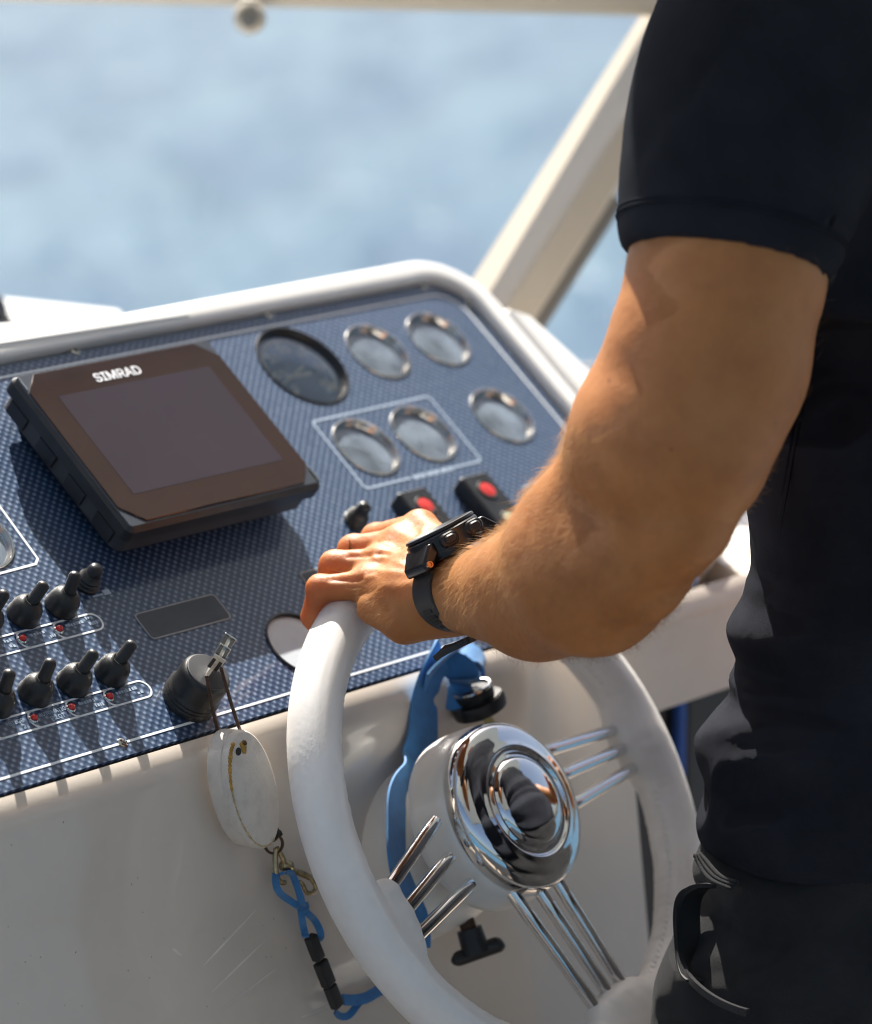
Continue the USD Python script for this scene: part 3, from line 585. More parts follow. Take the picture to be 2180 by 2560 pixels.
# float: oval disc hanging in front of the face
fc = onface(612, 1972, 0.021)
fa = np.array([1.0, 0, 0]); fb = np.cross(FACE_N, fa); rot = math.radians(12)
fa, fb = math.cos(rot) * fa + math.sin(rot) * fb, -math.sin(rot) * fa + math.cos(rot) * fb
fb = fb if fb[2] > 0 else -fb
nt_ = np.cross(fa, fb); FF = np.stack([fa, fb, nt_], 1)
if nt_ @ FACE_N < 0: FF[:, 2] *= -1
th_ = np.linspace(0, 2 * math.pi, 64, endpoint=False)
ov = lambda k: np.stack([.0206 * k * np.sign(np.cos(th_)) * np.abs(np.cos(th_)) ** .95, .0402 * k * np.sin(th_)], 1)
lay = [(0.96, -.0115), (.99, -.0105), (1.0, -.008), (1.0, .0015), (.985, .0019), (.985, .0027), (1.0, .0031), (1.0, .006), (.985, .0078), (.955, .0085)]
vs = np.array([[(*((ov(1) * [1, 1])[k] * [1 - (1 - s_) * 1.6, 1 - (1 - s_)]), h) for k in range(64)] for s_, h in lay])
i, j = np.meshgrid(np.arange(len(lay) - 1), np.arange(64), indexing='ij'); k = (j + 1) % 64
q = np.stack([i * 64 + j, i * 64 + k, (i + 1) * 64 + k, (i + 1) * 64 + j], -1).reshape(-1, 4); vf = vs.reshape(-1, 3); nv = len(vf)
ff = np.vstack([q[:, [0, 1, 2]], q[:, [0, 2, 3]], [[nv, (a + 1) % 64, a] for a in range(64)], [[nv + 1, (len(lay) - 1) * 64 + a, (len(lay) - 1) * 64 + (a + 1) % 64] for a in range(64)]])
vf = np.vstack([vf, [0, 0, -.0115], [0, 0, .0085]])
mat('float_foam', {'tc': ('texture_coordinate', {}), 'n': ('noise_texture', {'scale': 90.0, 'detail': 6.0, 'roughness': 0.7}), 'r': ('rgb_ramp', {'ramp': [(0.3, (0.56, 0.51, 0.45)), (0.5, (0.66, 0.605, 0.54)), (0.7, (0.70, 0.64, 0.56))]}),
    'b': ('bump', {'strength': 0.8, 'distance': 0.0008}), 'p': ('principled_bsdf', {'roughness': 0.7})}, [('tc.object', 'n.vector'), ('n.fac', 'r.fac'), ('r.color', 'p.base_color'), ('n.fac', 'b.height'), ('b.normal', 'p.normal')])
plain('rust_stain', (0.42, 0.24, 0.045), 0.8, var=0.4, nscale=300)
plain('rust_light', (0.50, 0.39, 0.22), 0.8, var=0.35, nscale=300)
flt = obj('float', place(trimesh.Trimesh(vf, ff, process=False), FF, fc), 'float_foam', kf, smooth=40)
def edge_pts(a0, a1, k=.962, h=.0086, n=40):
    a = np.radians(np.linspace(a0, a1, n)); return np.stack([.0206 * np.cos(a) * (1 - (1 - k) * 1.6), .0402 * np.sin(a) * k, np.full(n, h)], 1)
rr0 = np.random.default_rng(3)
ep = edge_pts(112, 168); obj('rust_stain', place(tube(ep, .0011 * (0.6 + .8 * rr0.random(len(ep))) * np.linspace(1.3, .7, len(ep)), 8), FF, fc), 'rust_stain', flt)
ep = edge_pts(168, 288, n=70); obj('rust_stain', place(tube(ep, .00055 * (0.3 + 1.4 * rr0.random(len(ep))), 8), FF, fc), 'rust_light', flt)
hole = np.array([-.0005, .0300, .0086]); obj('float_hole', place(lathe([(0, .0004), (.0022, .0004), (.0026, 0), (.0026, -.002), (0, -.002)], 20), FF, fc + FF @ (hole + [-.0045, -.0012, 0])), 'gasket', flt)
obj('rust_stain', place(plate(Polygon([(-.0022, .003), (.0022, .004), (.0032, -.001), (.0012, -.0052), (-.0014, -.004)]), 0, .0006, .0003), FF, fc + FF @ hole), 'rust_stain', flt)
def chain(pts, n, r=.00125):
    p = spline(pts, n); s = trimesh.creation.icosphere(1, r); ms = []
    for x_ in p: m = s.copy(); m.apply_translation(x_); ms.append(m)
    ms.append(tube(p, r * .35, 5)); return joinm(ms)
ca = A(517, 1692, 2.430); cb = A(553, 1672, 2.432)
obj('ball_chain', chain([ca, A(526, 1742, 2.432), A(538, 1800, 2.440), A(549, 1840, 2.452)], 34), 'rust_chain', kf, smooth=True)
obj('ball_chain', chain([cb, A(569, 1728, 2.434), A(588, 1790, 2.440), fc + FF @ (hole + [.001, .002, .002])], 42), 'rust_chain', kf, smooth=True)

# ------------------------------------------------------------------ chartplotter
cp = thing('chartplotter', P3(.04, .21, 0), 'dark chartplotter display with brown bezel standing off the blue panel', 'chartplotter')
D = dict(u0=-.0560, u1=.1330, v0=.1390, v1=.2815)
def chm(u0, v0, u1, v1, c): return Polygon([(u0 + c, v0), (u1 - c, v0), (u1, v0 + c), (u1, v1 - c), (u1 - c, v1), (u0 + c, v1), (u0, v1 - c), (u0, v0 + c)])
obj('mount', place(plate(rounded(D['u0'] + .012, D['v0'] + .012, D['u1'] - .012, D['v1'] - .012, .01), 0.0003, .010, .001), PF, PO), 'black_plastic', cp)
obj('back_case', place(plate(rounded(D['u0'] + .003, D['v0'] + .003, D['u1'] - .003, D['v1'] - .003, .008), .0095, .0235, .002), PF, PO), 'grey_plastic', cp)
obj('case_ribs', place(joinm([rbox((D['u0'] + .0012, v, .011), (D['u0'] + .004, v + .020, .0215), .0008) for v in np.linspace(.150, .252, 4)]), PF, PO), 'black_plastic', cp)
obj('frame', place(plate(rounded(D['u0'], D['v0'], D['u1'], D['v1'], .006), .0235, .0350, .003), PF, PO), 'black_plastic', cp)
obj('corner_trim', place(plate(chm(D['u0'] + .002, D['v0'] + .003, D['u1'] - .002, D['v1'] - .002, .002), .0345, .03535, .0006), PF, PO), 'label_plate', cp)
gl = obj('bezel_glass', place(plate(chm(D['u0'] + .003, D['v0'] + .005, D['u1'] - .003, D['v1'] - .003, .015), .0351, .0363, .0005), PF, PO), 'display_glass', cp)
obj('screen', place(extrude(sbox(-.0327, .1662, .1124, .2562), .03632, .03645), PF, PO), 'screen_glass', gl, smooth=False)
lg = meshkit.text_mesh('SIMRAD', .0072, .0004, bold=True); lg.apply_translation([.0075, .2612, .0364]); lg.vertices[:, 0] = .0075 + (lg.vertices[:, 0] - .0075) * 1.12
obj('logo', place(lg, PF, PO), 'logo_silver', gl, smooth=False)
for bx_ in (((D['u0'] + .003, D['v1'] - .0155, .0350), (D['u0'] + .004, D['v1'] - .003, .0366)), ((D['u1'] - .004, D['v0'] + .004, .0350), (D['u1'] - .003, D['v0'] + .0165, .0366))): obj('corner_glint', place(rbox(*bx_, .0003), PF, PO), 'stainless', cp)  # bright metal slivers put in as glints on the bezel corners

# ------------------------------------------------------------------ steering column (part of the console) and tilt knob
col = obj('steering_column', joinm([place(lathe([(0, -.022), (.030, -.022), (.034, -.036), (.036, -.050), (.048, -.0535), (.055, -.058), (.0585, -.066), (.0598, -.085), (.0605, -.13), (0, -.13)], 56), WF, HUB)]), 'column_white', con, smooth=40)
kn_ = lambda px, py, Z=2.585: A(px, py, Z)
obj('knob_stem', tube([kn_(1163, 2292, 2.60), kn_(1168, 2308), kn_(1176, 2334)], [.0058, .0058, .0056], 8), 'rust_chain', col)
obj('tilt_knob', joinm([tube([kn_(1173, 2322), kn_(1180, 2345), kn_(1192, 2382)], [.0088, .0092, .0098], 18), hull(np.vstack([trimesh.creation.icosphere(1, .0052).vertices * [1, 1, .8] + c_ for c_ in (kn_(1146, 2400), kn_(1150, 2392), kn_(1240, 2358), kn_(1245, 2366))]))]), 'black_plastic', col, smooth=40)

# ------------------------------------------------------------------ steering wheel
sw = thing('steering_wheel', HUB, 'white leather boat steering wheel with three triple chrome spokes and a domed hub', 'steering wheel')
RL = [((-.069, .010), (-.134, -.0198)), ((-.070, -.015), (-.136, -.0400)), ((-.061, -.036), (-.134, -.0565))]
RR = [((.050, .0285), (.152, .0248)), ((.054, .0085), (.158, .0110)), ((.054, -.014), (.160, -.0030))]
RB = [((-.026, -.050), (.0125, -.1450)), ((.000, -.054), (.0315, -.1440)), ((.021, -.054), (.0475, -.1400))]
def tor(p): return np.sqrt((np.sqrt(p[:, 0] ** 2 + p[:, 1] ** 2) - .17) ** 2 + p[:, 2] ** 2) - .0176
prims = [(tor, .012, 1)]
for grp, off in ((RL, (-.0065, -.004)), (RR, (.004, .001)), (RB, (.003, -.008))):
    a, b = np.array([*grp[0][1], -.002]), np.array([*grp[2][1], -.002])
    for s_ in (0, .5):
        a_ = np.array([*grp[0][1], -.002]) if s_ == 0 else np.array([*grp[1][1], -.002]); b_ = np.array([*grp[1][1], -.002]) if s_ == 0 else np.array([*grp[2][1], -.002])
        prims.append((lambda p, a=a_ + [*np.array(off) * .6, 0], b=b_ + [*np.array(off) * .6, 0]: cap(p, a, b, .0105, .0105), .016, 1))
rm = implicit(prims, (-.2, -.2, -.03), (.2, .2, .03), .0026)
taubin(rm, 4)
nn = vnormals(rm); ang = np.arctan2(rm.vertices[:, 1], rm.vertices[:, 0]); q3 = rm.vertices
disp = (meshkit.fbm(np.c_[q3 * 45], 4) - .5) * .0004
inner_ = np.clip((.168 - np.hypot(q3[:, 0], q3[:, 1])) / .015, 0, 1)
disp += inner_ * (meshkit.noise(np.c_[ang * 60, q3[:, 2] * 80, 0 * ang], 3) - .5) * .0009
rm.vertices = rm.vertices + nn * disp[:, None]
rimp = obj('rim', place(rm, WF, HUB), 'white_leather', sw, smooth=True)
# stitched seam on the inside of the rim
st = []
for a in np.linspace(0, 2 * math.pi, 190, endpoint=False):
    d = np.array([math.cos(a), math.sin(a), 0]); t2 = np.array([-math.sin(a), math.cos(a), 0]); c_ = d * (.17 - .0176 * .93) + np.array([0, 0, .0176 * .28])
    if any(np.hypot(*(c_[:2] - np.array(g[1]))) < .02 for g in RL + RR + RB): continue
    st.append(tube([c_ - t2 * .0014 + [0, 0, .0022], c_ + [-d[0] * .0007, -d[1] * .0007, 0], c_ + t2 * .0014 - [0, 0, .0022]], .00055, 5))
obj('stitching', place(joinm(st), WF, HUB), 'white_leather', rimp, smooth=True, kind='stuff')
for g in (RL, RR, RB):
    for a, b in g:
        a3, b3 = np.array([*a, .001]), np.array([*b, -.002])
        obj('spoke', place(tube([a3, a3 * .75 + b3 * .25, (a3 + b3) / 2, b3], .0046, 18), WF, HUB), 'chrome', sw, smooth=True)
hb = obj('hub', place(lathe([(0, -.034), (.050, -.034), (.057, -.0325), (.0605, -.029), (.0615, -.022), (.0612, -.004), (.0600, .0015), (.0590, .0030), (0, .0030)], 72), WF, HUB), 'column_white', sw, smooth=40)
capp = [(.0578, .0015), (.0588, .0030), (.0590, .0080), (.0582, .0125), (.0562, .0160), (.0530, .0184), (.0490, .0200), (.0440, .0212), (.0412, .0220), (.0396, .0231), (.0384, .0232), (.0374, .0222), (.0366, .0205), (.0356, .0202), (.0340, .0208), (.0325, .0222), (.0316, .0226)]
hc = obj('hub_cap', place(lathe(capp + [(.0300, .0226), (.0300, .001)], 96), WF, HUB), 'chrome', sw, smooth=50)
dm = [(.0314, .0222)] + [(.0305 * math.cos(a), .0226 + .0078 * math.sin(a)) for a in np.linspace(0.15, math.pi / 2, 14)]; dm[-1] = (0, dm[-1][1])
obj('hub_dome', place(lathe(dm, 96), WF, HUB), 'chrome', hc, smooth=60)

# ------------------------------------------------------------------ person at the wheel
pe_ = thing('person', (0.2, -0.22, 0), 'person in a black t-shirt and dark trousers steering with the left hand', 'person')
Wc = A(1143, 1468, 2.44); EL = A(1682, 1296, 2.235)
f0, f1, f2, f3 = A(1180, 1484, 2.425), A(1345, 1478, 2.36), A(1478, 1430, 2.30), A(1560, 1398, 2.27)
U1, U2, U3 = A(1690, 1110, 2.235), A(1768, 900, 2.240), A(1818, 680, 2.245)
S1, S2, S3 = A(1862, 400, 2.255), A(1908, 200, 2.27), A(1970, 40, 2.30)
ax_a = -.86 * FWD + .46 * RGT + .20 * UPV; ax_a /= np.linalg.norm(ax_a)
ax_d = -.47 * RGT + .88 * UPV; ax_d -= (ax_d @ ax_a) * ax_a; ax_d /= np.linalg.norm(ax_d)
ax_w = np.cross(ax_a, ax_d)
if ax_w @ RGT < 0: ax_w = -ax_w
def rimpt(th, ph, ro):
    t = math.radians(th); O_ = math.cos(t) * W1 + math.sin(t) * W2; p = math.radians(ph)
    return HUB + .17 * O_ + ro * (math.cos(p) * W3 + math.sin(p) * O_)
prims = []
def C(a, b, ra, rb, k=.012): prims.append((lambda p, a=np.array(a), b=np.array(b): cap(p, a, b, ra, rb), k, 1))
def Ball(c, r, k=.012): prims.append((lambda p, c=np.array(c): np.sqrt(((p - c) ** 2).sum(-1)) - r, k, 1))
# arm
C(S3, S2, .050, .050); C(S2, S1, .050, .051, .01); C(S1, U3, .051, .0556, .01); C(U3, U2, .0562, .0580, .012); C(U2, U1, .0580, .0560, .012); C(U1, EL, .0550, .0325, .012)
C(EL, f3, .0320, .0400, .012); C(f3, f2, .0400, .0495, .010); C(f2, f1, .0495, .0410, .008); C(f1, f0, .0405, .0268, .012)
Ball(A(1456, 1354, 2.325), .0370, .018); C(A(1454, 1328, 2.312), A(1588, 1080, 2.258), .0305, .0335, .03)
# wrist, an oval
WR = np.stack([ax_a, ax_d, ax_w], 1)
for s_ in (.016, 0.0, -.016):
    prims.append((lambda p, c=Wc + ax_a * s_: ell(p, c, WR, np.array([.020, .0200, .0275])), .006, 1))
# hand on the rim
FING = [(93.6, .0108, 1.00), (101.0, .0107, 1.02), (108.0, .0100, .98), (114.8, .0093, .86)]
KNU = [A(1052, 1322, 2.532), A(1000, 1360, 2.522), A(955, 1408, 2.508), A(922, 1462, 2.494)]
mcps, bases = [], []
p_prev = None
for k, (th, r_, sc) in enumerate(FING):
    base = Wc + FWD * .012 + ax_w * (.0160 - .0105 * k) + ax_d * (.0060 - .0012 * abs(k - 1))
    m_ = KNU[k]; p_ = rimpt(th + (.6 if k < 3 else .9), 90, .0298 if k < 3 else .0274); d_ = rimpt(th + .9, 150, .0262 if k < 3 else .0246); t_ = rimpt(th + .8, 200, .0258 if k < 3 else .0248)
    p_old = p_prev if k else p_; p_prev = p_
    mcps.append(m_); bases.append(base)
    up_ = ax_d - (ax_d @ (m_ - base)) * (m_ - base) / ((m_ - base) @ (m_ - base)); up_ /= np.linalg.norm(up_)
    C(base, m_, .0120, r_ * 1.02, .011)
    C(m_, p_, r_ * 1.0, .0103 * sc, .005); C(p_, d_, .0102 * sc, .0092 * sc, .003); C(d_, t_, .0089 * sc, .0076 * sc, .003)
    C(base - up_ * .008, m_ - up_ * .008, .0110, .0095, .006)   # fleshy palm side
    Ball(m_ + up_ * .0026, r_ * .80, .005)                  # knuckle
    Ball(p_ + (p_ - rimpt(th, 92, 0)) / .031 * .0008, .0101 * sc, .003)
    C(base * .45 + m_ * .55 + up_ * .0080, m_ + up_ * .0076, .0026, .0036, .004)   # tendon
    if k:
        C(mcps[k - 1], m_, .0098, .0096, .006); C(mcps[k - 1] * .5 + bases[k - 1] * .5, m_ * .5 + base * .5, .0112, .0108, .008); C(mcps[k - 1] * .8 + p_old * .2, m_ * .8 + p_ * .2, .0082, .0080, .004)
        C(mcps[k - 1] - up_ * .009, m_ - up_ * .009, .0090, .0090, .004)
C(A(1140, 1535, 2.452), A(1015, 1548, 2.466), .0150, .0150, .008); C(A(1015, 1548, 2.466), A(935, 1520, 2.482), .0150, .0115, .006)
C(A(1060, 1500, 2.46), A(960, 1480, 2.49), .0160, .0130, .008)
C(Wc + ax_w * .010 - ax_d * .004, rimpt(92, -10, .036), .0150, .0140, .008)
tb = [Wc - ax_a * .02 + ax_w * .012 - ax_d * .010, rimpt(88, -30, .036), rimpt(86, -85, .030), rimpt(88, -140, .0275), rimpt(93, -165, .0265)]
for a, b, ra, rb in zip(tb[:-1], tb[1:], (.0145, .0120, .0105, .0098), (.0120, .0106, .0098, .0082)): C(a, b, ra, rb, .005)
pts_ = np.array([S3, EL, Wc, f2, tb[-1], *mcps, rimpt(118, 120, .03), rimpt(90, 200, .03), U1, U3])
armm = implicit(prims, pts_.min(0) - .075, pts_.max(0) + .075, .0021)
taubin(armm, 4)
# veins and creases: lines on the back of the hand, found by looking from the camera's side onto the surface
ri = trimesh.ray.ray_triangle.RayMeshIntersector(armm)
def on_arm(pxs):
    d = np.array([ray(*p) for p in pxs]); loc, ir, _ = ri.intersects_location(np.repeat(CAM[None], len(d), 0), d, multiple_hits=True)
    out = []
    for k in range(len(d)):
        l = loc[ir == k]
        if len(l): out.append(l[np.argmin(np.linalg.norm(l - CAM, axis=1))])
    return np.array(out)
from scipy.spatial import cKDTree
def relief(pxs, amp, sig):
    p = on_arm(pxs)
    if len(p) < 2: return
    keep_ = np.r_[True, np.linalg.norm(np.diff(p, axis=0), axis=1) < .04]; p = p[keep_]
    if len(p) < 2: return
    q = np.vstack([p[a] + (p[a + 1] - p[a]) * np.linspace(0, 1, 14)[:, None] for a in range(len(p) - 1)])
    d, _ = cKDTree(q).query(armm.vertices, distance_upper_bound=.02); w = np.where(np.isfinite(d), np.exp(-(np.minimum(d, 1) / sig) ** 2), 0)
    armm.vertices = armm.vertices + ANRM * (amp * w)[:, None]
ANRM = vnormals(armm)
hz = lambda pts: [(760 + x / 3.528, 1260 + y / 3.528) for x, y in pts]
relief(hz([(1050, 220), (1020, 330), (1000, 420), (985, 500)]), .0013, .0024)
relief(hz([(620, 480), (720, 470), (830, 520), (930, 560)]), .0011, .0028)
relief(hz([(560, 640), (700, 600), (800, 600), (930, 610)]), .0010, .0030)
relief(hz([(600, 790), (700, 740), (820, 730), (940, 700)]), .0009, .0035)
relief(hz([(650, 440), (700, 430), (740, 450)]), -.0011, .0018)
relief(hz([(560, 610), (620, 600), (660, 620)]), -.0010, .0018)
relief(hz([(480, 790), (560, 790), (620, 760)]), -.0009, .0020)
relief(hz([(500, 660), (420, 670), (330, 665), (240, 660)]), -.0016, .0020)
relief(hz([(580, 450), (480, 455), (390, 460)]), -.0014, .0020)
relief(hz([(750, 340), (700, 330), (640, 330)]), -.0010, .0018)
relief([(1470, 1570), (1570, 1560), (1660, 1500), (1720, 1470)], -.0012, .006)
q3 = armm.vertices
armm.vertices = q3 + vnormals(armm) * ((meshkit.fbm(q3 * 38, 3, 5) - .5) * .0016)[:, None]
# head, neck and the other arm, in the same skin
SH2 = np.array([.385, -.235, 1.43]); EL2 = np.array([.455, -.330, 1.17]); WR2 = np.array([.400, -.130, 1.02])
HC = np.array([.205, -.165, 1.665])
prims = []
C((.205, -.215, 1.46), (.205, -.190, 1.60), .058, .054, .03)
prims.append((lambda p: ell(p, HC + [0, -.012, .02], np.eye(3), np.array([.076, .097, .102])), .03, 1))
prims.append((lambda p: ell(p, HC + [0, .028, -.055], np.eye(3), np.array([.055, .062, .068])), .03, 1))
C(HC + [0, .088, .012], HC + [0, .106, -.022], .009, .014, .012); C(HC + [-.02, .083, -.062], HC + [.02, .083, -.062], .008, .008, .01); Ball(HC + [0, .078, -.098], .020, .02)
C(HC + [-.045, .076, .030], HC + [.045, .076, .030], .012, .012, .015)
for s_ in (-1, 1): prims.append((lambda p, s=s_: ell(p, HC + [s * .079, -.01, -.012], np.eye(3), np.array([.011, .020, .032])), .008, 1))
for s_ in (-1, 1): Ball(HC + [s_ * .032, .078, .012], .013, .006)
C(SH2, EL2, .058, .042, .03); C(EL2, EL2 * .6 + WR2 * .4, .043, .046, .03); C(EL2 * .6 + WR2 * .4, WR2, .046, .027, .03)
hd = np.array([-.2, .93, -.30]); hd /= np.linalg.norm(hd); hs_ = np.array([.2, .33, .9]); hs_ -= (hs_ @ hd) * hd; hs_ /= np.linalg.norm(hs_); hp_ = np.cross(hd, hs_)
for k in range(4):
    mk = WR2 + hd * .085 + hs_ * (.030 - .020 * k); C(WR2 + hs_ * (.015 - .010 * k), mk, .0135, .0115, .014)
    a2 = mk + (hd * .7 - hp_ * .7) * (.040 - .004 * abs(k - 1)); a3 = a2 + (hd * .1 - hp_ * .99) * .026; a4 = a3 + (-hd * .5 - hp_ * .6) * .022
    C(mk, a2, .0105, .0092, .006); C(a2, a3, .0092, .0085, .005); C(a3, a4, .0085, .0075, .005)
tq = [WR2 + hd * .02 + hs_ * .022, WR2 + hd * .055 + hs_ * .045 - hp_ * .012, WR2 + hd * .082 + hs_ * .050 - hp_ * .028, WR2 + hd * .104 + hs_ * .046 - hp_ * .040]
C(tq[0], tq[1], .016, .013, .01); C(tq[1], tq[2], .0125, .0105, .008); C(tq[2], tq[3], .0105, .008, .008)
rest = implicit(prims, (.08, -.42, .86), (.56, .02, 1.82), .0042); taubin(rest, 3)
body = obj('body', joinm([armm, rest]), 'skin', pe_, smooth=True)
prims = [(lambda p: ell(p, HC + [0, -.020, .034], np.eye(3), np.array([.083, .101, .100])), .01, 1), (lambda p: ell(p, HC + [0, .085, -.045], np.eye(3), np.array([.13, .095, .105])), .015, -1)]
hm = implicit(prims, HC - .15, HC + .16, .004); q3 = hm.vertices; hm.vertices = q3 + vnormals(hm) * ((meshkit.fbm(q3 * 90, 3) - .5) * .009)[:, None]
obj('hair', hm, 'hair_dark', pe_, smooth=True)
for s_ in (-1, 1): obj('eye', place(trimesh.creation.icosphere(2, .0105), np.eye(3), HC + [s_ * .032, .0835, .012]), 'print_white', pe_, smooth=True) if False else None

# torso outline (clothes): the front edge as seen past the arm, turned into ellipses about an upright axis
OUT = [(-500, 1850), (0, 1800), (600, 1790), (1000, 1800), (1250, 1838), (1384, 1842), (1452, 1842), (1482, 1827), (1512, 1828), (1560, 1808), (1602, 1795), (1650, 1800), (1700, 1811), (1742, 1782), (1768, 1792), (1790, 1782), (1836, 1752), (1904, 1729), (2016, 1727), (2107, 1714), (2235, 1722), (2340, 1742), (2446, 1702), (2506, 1680), (2560, 1664), (2800, 1640), (3100, 1640)]
zz = np.linspace(.55, 1.62, 430)
yy_ = np.array([y for y, x in OUT], float); xx_ = np.array([x for y, x in OUT], float)
z_of = np.array([A(x, y, 2.44)[2] for y, x in OUT])
pxz = np.interp(zz, z_of[::-1], xx_[::-1]); pyz = np.interp(zz, z_of[::-1], yy_[::-1])
pxs_ = gaussian_filter1d(pxz, 34)
XC = np.interp(zz, [.8, 1.0, 1.15, 1.35, 1.5], [.150, .150, .155, .190, .200])
AX = np.interp(zz, [.55, .86, .98, 1.08, 1.3, 1.44, 1.50, 1.56], [.175, .178, .168, .160, .178, .182, .130, .075])
BY = np.interp(zz, [.55, .86, .98, 1.08, 1.3, 1.44, 1.50, 1.56], [.120, .118, .108, .104, .118, .112, .085, .065])
YC, RES, NX, NY = np.zeros_like(zz), np.zeros_like(zz), np.zeros_like(zz), np.zeros_like(zz)
for k in range(len(zz)):
    R = ray(pxs_[k], pyz[k]); hh = R[:2] / np.linalg.norm(R[:2]); n_ = np.array([-hh[1], hh[0]])
    P = A(pxs_[k], pyz[k], 2.44)[:2]; w_ = math.sqrt((AX[k] * n_[0]) ** 2 + (BY[k] * n_[1]) ** 2)
    YC[k] = (P @ n_ - w_ - XC[k] * n_[0]) / n_[1]; RES[k] = -(pxz[k] - pxs_[k]) / 9600 * 2.44; NX[k], NY[k] = n_
YC = gaussian_filter1d(YC, 6)
YC = np.where(zz > 1.30, YC + (np.interp(zz, [1.30, 1.45], [0, 1]) * (-.215 - YC)), YC)
BACK_N = np.array([NX.mean(), NY.mean()])
def torso(p, grow=0.0, folds=1.0):
    z = p[..., 2]; xc, yc, a, b = (np.interp(z, zz, q) for q in (XC, YC, AX, BY))
    u, v = p[..., 0] - xc, p[..., 1] - yc
    ca_ = (u * BACK_N[0] + v * BACK_N[1]) / np.maximum(np.hypot(u, v), 1e-6); side = u * BACK_N[1] - v * BACK_N[0]
    w_ = np.clip(ca_ * .75 + .35, 0, 1) ** 1.5
    r_ = np.interp(z - .10 * np.clip(-side, -.1, .2) + .03 * np.clip(side, 0, .2), zz, RES) * w_ * folds
    e = np.sqrt((u / a) ** 2 + (v / b) ** 2); return (e - 1) * np.minimum(a, b) * (.75 + .25 * ca_ ** 2) - r_ - grow
hem_a, hem_b = A(1708, 2112, 2.44), A(1800, 2216, 2.40)
def hemcut(p):                                               # below the shirt's hem
    zl = .957 + .008 * (p[..., 0] - .15) + .05 * np.clip(p[..., 1] + .13, -.3, .1); return p[..., 2] - zl
def ridge(p, s, seed, st=(1, 1, 1)):
    n_ = meshkit.fbm(p * np.array(st) * s, 3, seed); return 1 - np.abs(2 * n_ - 1)
ARMAX = (S1 - U3) / np.linalg.norm(S1 - U3)
hem_c = A(1818, 664, 2.246)
HEMN = ARMAX
cap2 = (SH2 - EL2) / np.linalg.norm(SH2 - EL2)
prims = []
C(A(1820, 560, 2.250), S1, .0600, .0650, .012); C(A(1824, 720, 2.243), A(1820, 560, 2.250), .0586, .0600, .012); C(S1, S2, .0650, .0660, .03); C(S2, S3, .0675, .064, .03); C(S3, (.16, -.21, 1.455), .064, .078, .04)
prims.append((lambda p: np.maximum(torso(p, -.005), p[..., 2] - 1.52), .06, 1))
C(SH2 * .52 + EL2 * .48, SH2, .064, .066, .03); C(SH2, (.25, -.21, 1.455), .066, .078, .04)
prims.append((lambda p: np.where(np.linalg.norm(p - hem_c, axis=-1) < .16, (p - hem_c) @ HEMN, 9.0), .002, -1))
prims.append((lambda p: np.where(np.linalg.norm(p - EL2, axis=-1) < .19, (p - (SH2 * .52 + EL2 * .48)) @ cap2, 9.0), .002, -1))
prims.append((lambda p: np.where(p[..., 2] < 1.12, hemcut(p), 9.0), .002, -1))
prims.append((lambda p: cap(p, np.array([.205, -.20, 1.47]), np.array([.205, -.17, 1.62]), .066, .07), .004, -1))
ARM0 = S2
def sleeve_fold(p, val):
    al_ = (p - ARM0) @ ARMAX; t = np.linalg.norm(p - ARM0 - al_[..., None] * ARMAX, axis=-1)
    near = np.exp(-((al_ + .075) / .055) ** 2) * np.exp(-(t / .074) ** 8)
    lat = (p - ARM0) @ RGT; ph_ = al_ * 1.0 + lat * .42 + .010 * meshkit.noise(p * 22, 9)
    f_ = (.5 + .5 * np.sin(ph_ * 2 * math.pi / .020)) ** 2 * near * np.clip(.35 + lat / .12, .1, 1.1)
    cuff = np.where(t < .09, .0012 / (1 + np.exp(-(np.abs((p - hem_c) @ HEMN - .012) - .011) / -.0008)), 0)
    tw = np.clip((1.20 - p[..., 2]) / .1, 0, 1) * np.clip((p[..., 2] - .96) / .03, 0, 1)
    q = p * np.array([6, 6, 30.]) + np.array([0, 0, 1.2]) * (p[..., :1] * 9 + p[..., 1:2] * 5) * .35 + .9 * meshkit.noise(p * 8, 4)[..., None]
    g_ = (1 - np.abs(2 * meshkit.noise(q, 21) - 1)) ** 1.4 * .0085 * tw
    return val - .0045 * f_ - g_ + .004 * tw - cuff * .8 + (meshkit.fbm(p * 9, 2, 2) - .5) * .003
shirt = implicit(prims, (-.20, -.45, .93), (.57, .06, 1.58), .0042, post=sleeve_fold)
taubin(shirt, 9)
shp_ = obj('shirt', shirt, 'shirt_cloth', pe_, smooth=True)
sv_ = shirt.vertices; hgt = (sv_ - hem_c) @ HEMN; sel = (np.abs(hgt - .021) < .004) & (np.linalg.norm(sv_ - hem_c, axis=1) < .085)
hx = np.cross(HEMN, [0, 0, 1.0]); hx /= np.linalg.norm(hx); hy = np.cross(HEMN, hx); an_ = np.arctan2((sv_[sel] - hem_c) @ hy, (sv_[sel] - hem_c) @ hx); rd_ = np.hypot((sv_[sel] - hem_c) @ hy, (sv_[sel] - hem_c) @ hx)
rg = []
for a_ in np.linspace(-math.pi, math.pi, 72, endpoint=False):
    d_ = np.abs((an_ - a_ + math.pi) % (2 * math.pi) - math.pi); k_ = d_ < .12
    rg.append(rd_[k_].mean() if k_.any() else np.nan)
rg = np.array(rg); rg = np.where(np.isfinite(rg), rg, np.nanmean(rg)); rg = gaussian_filter1d(rg, 1.2, mode='wrap')
aa = np.linspace(-math.pi, math.pi, 72, endpoint=False)
for o_ in (.0195, .0225): obj('sleeve_seam', tube(hem_c + HEMN * o_ + np.outer(np.cos(aa) * (rg + .0002), hx) + np.outer(np.sin(aa) * (rg + .0002), hy), .0007, 6, closed=True), 'shirt_cloth', shp_, smooth=True)

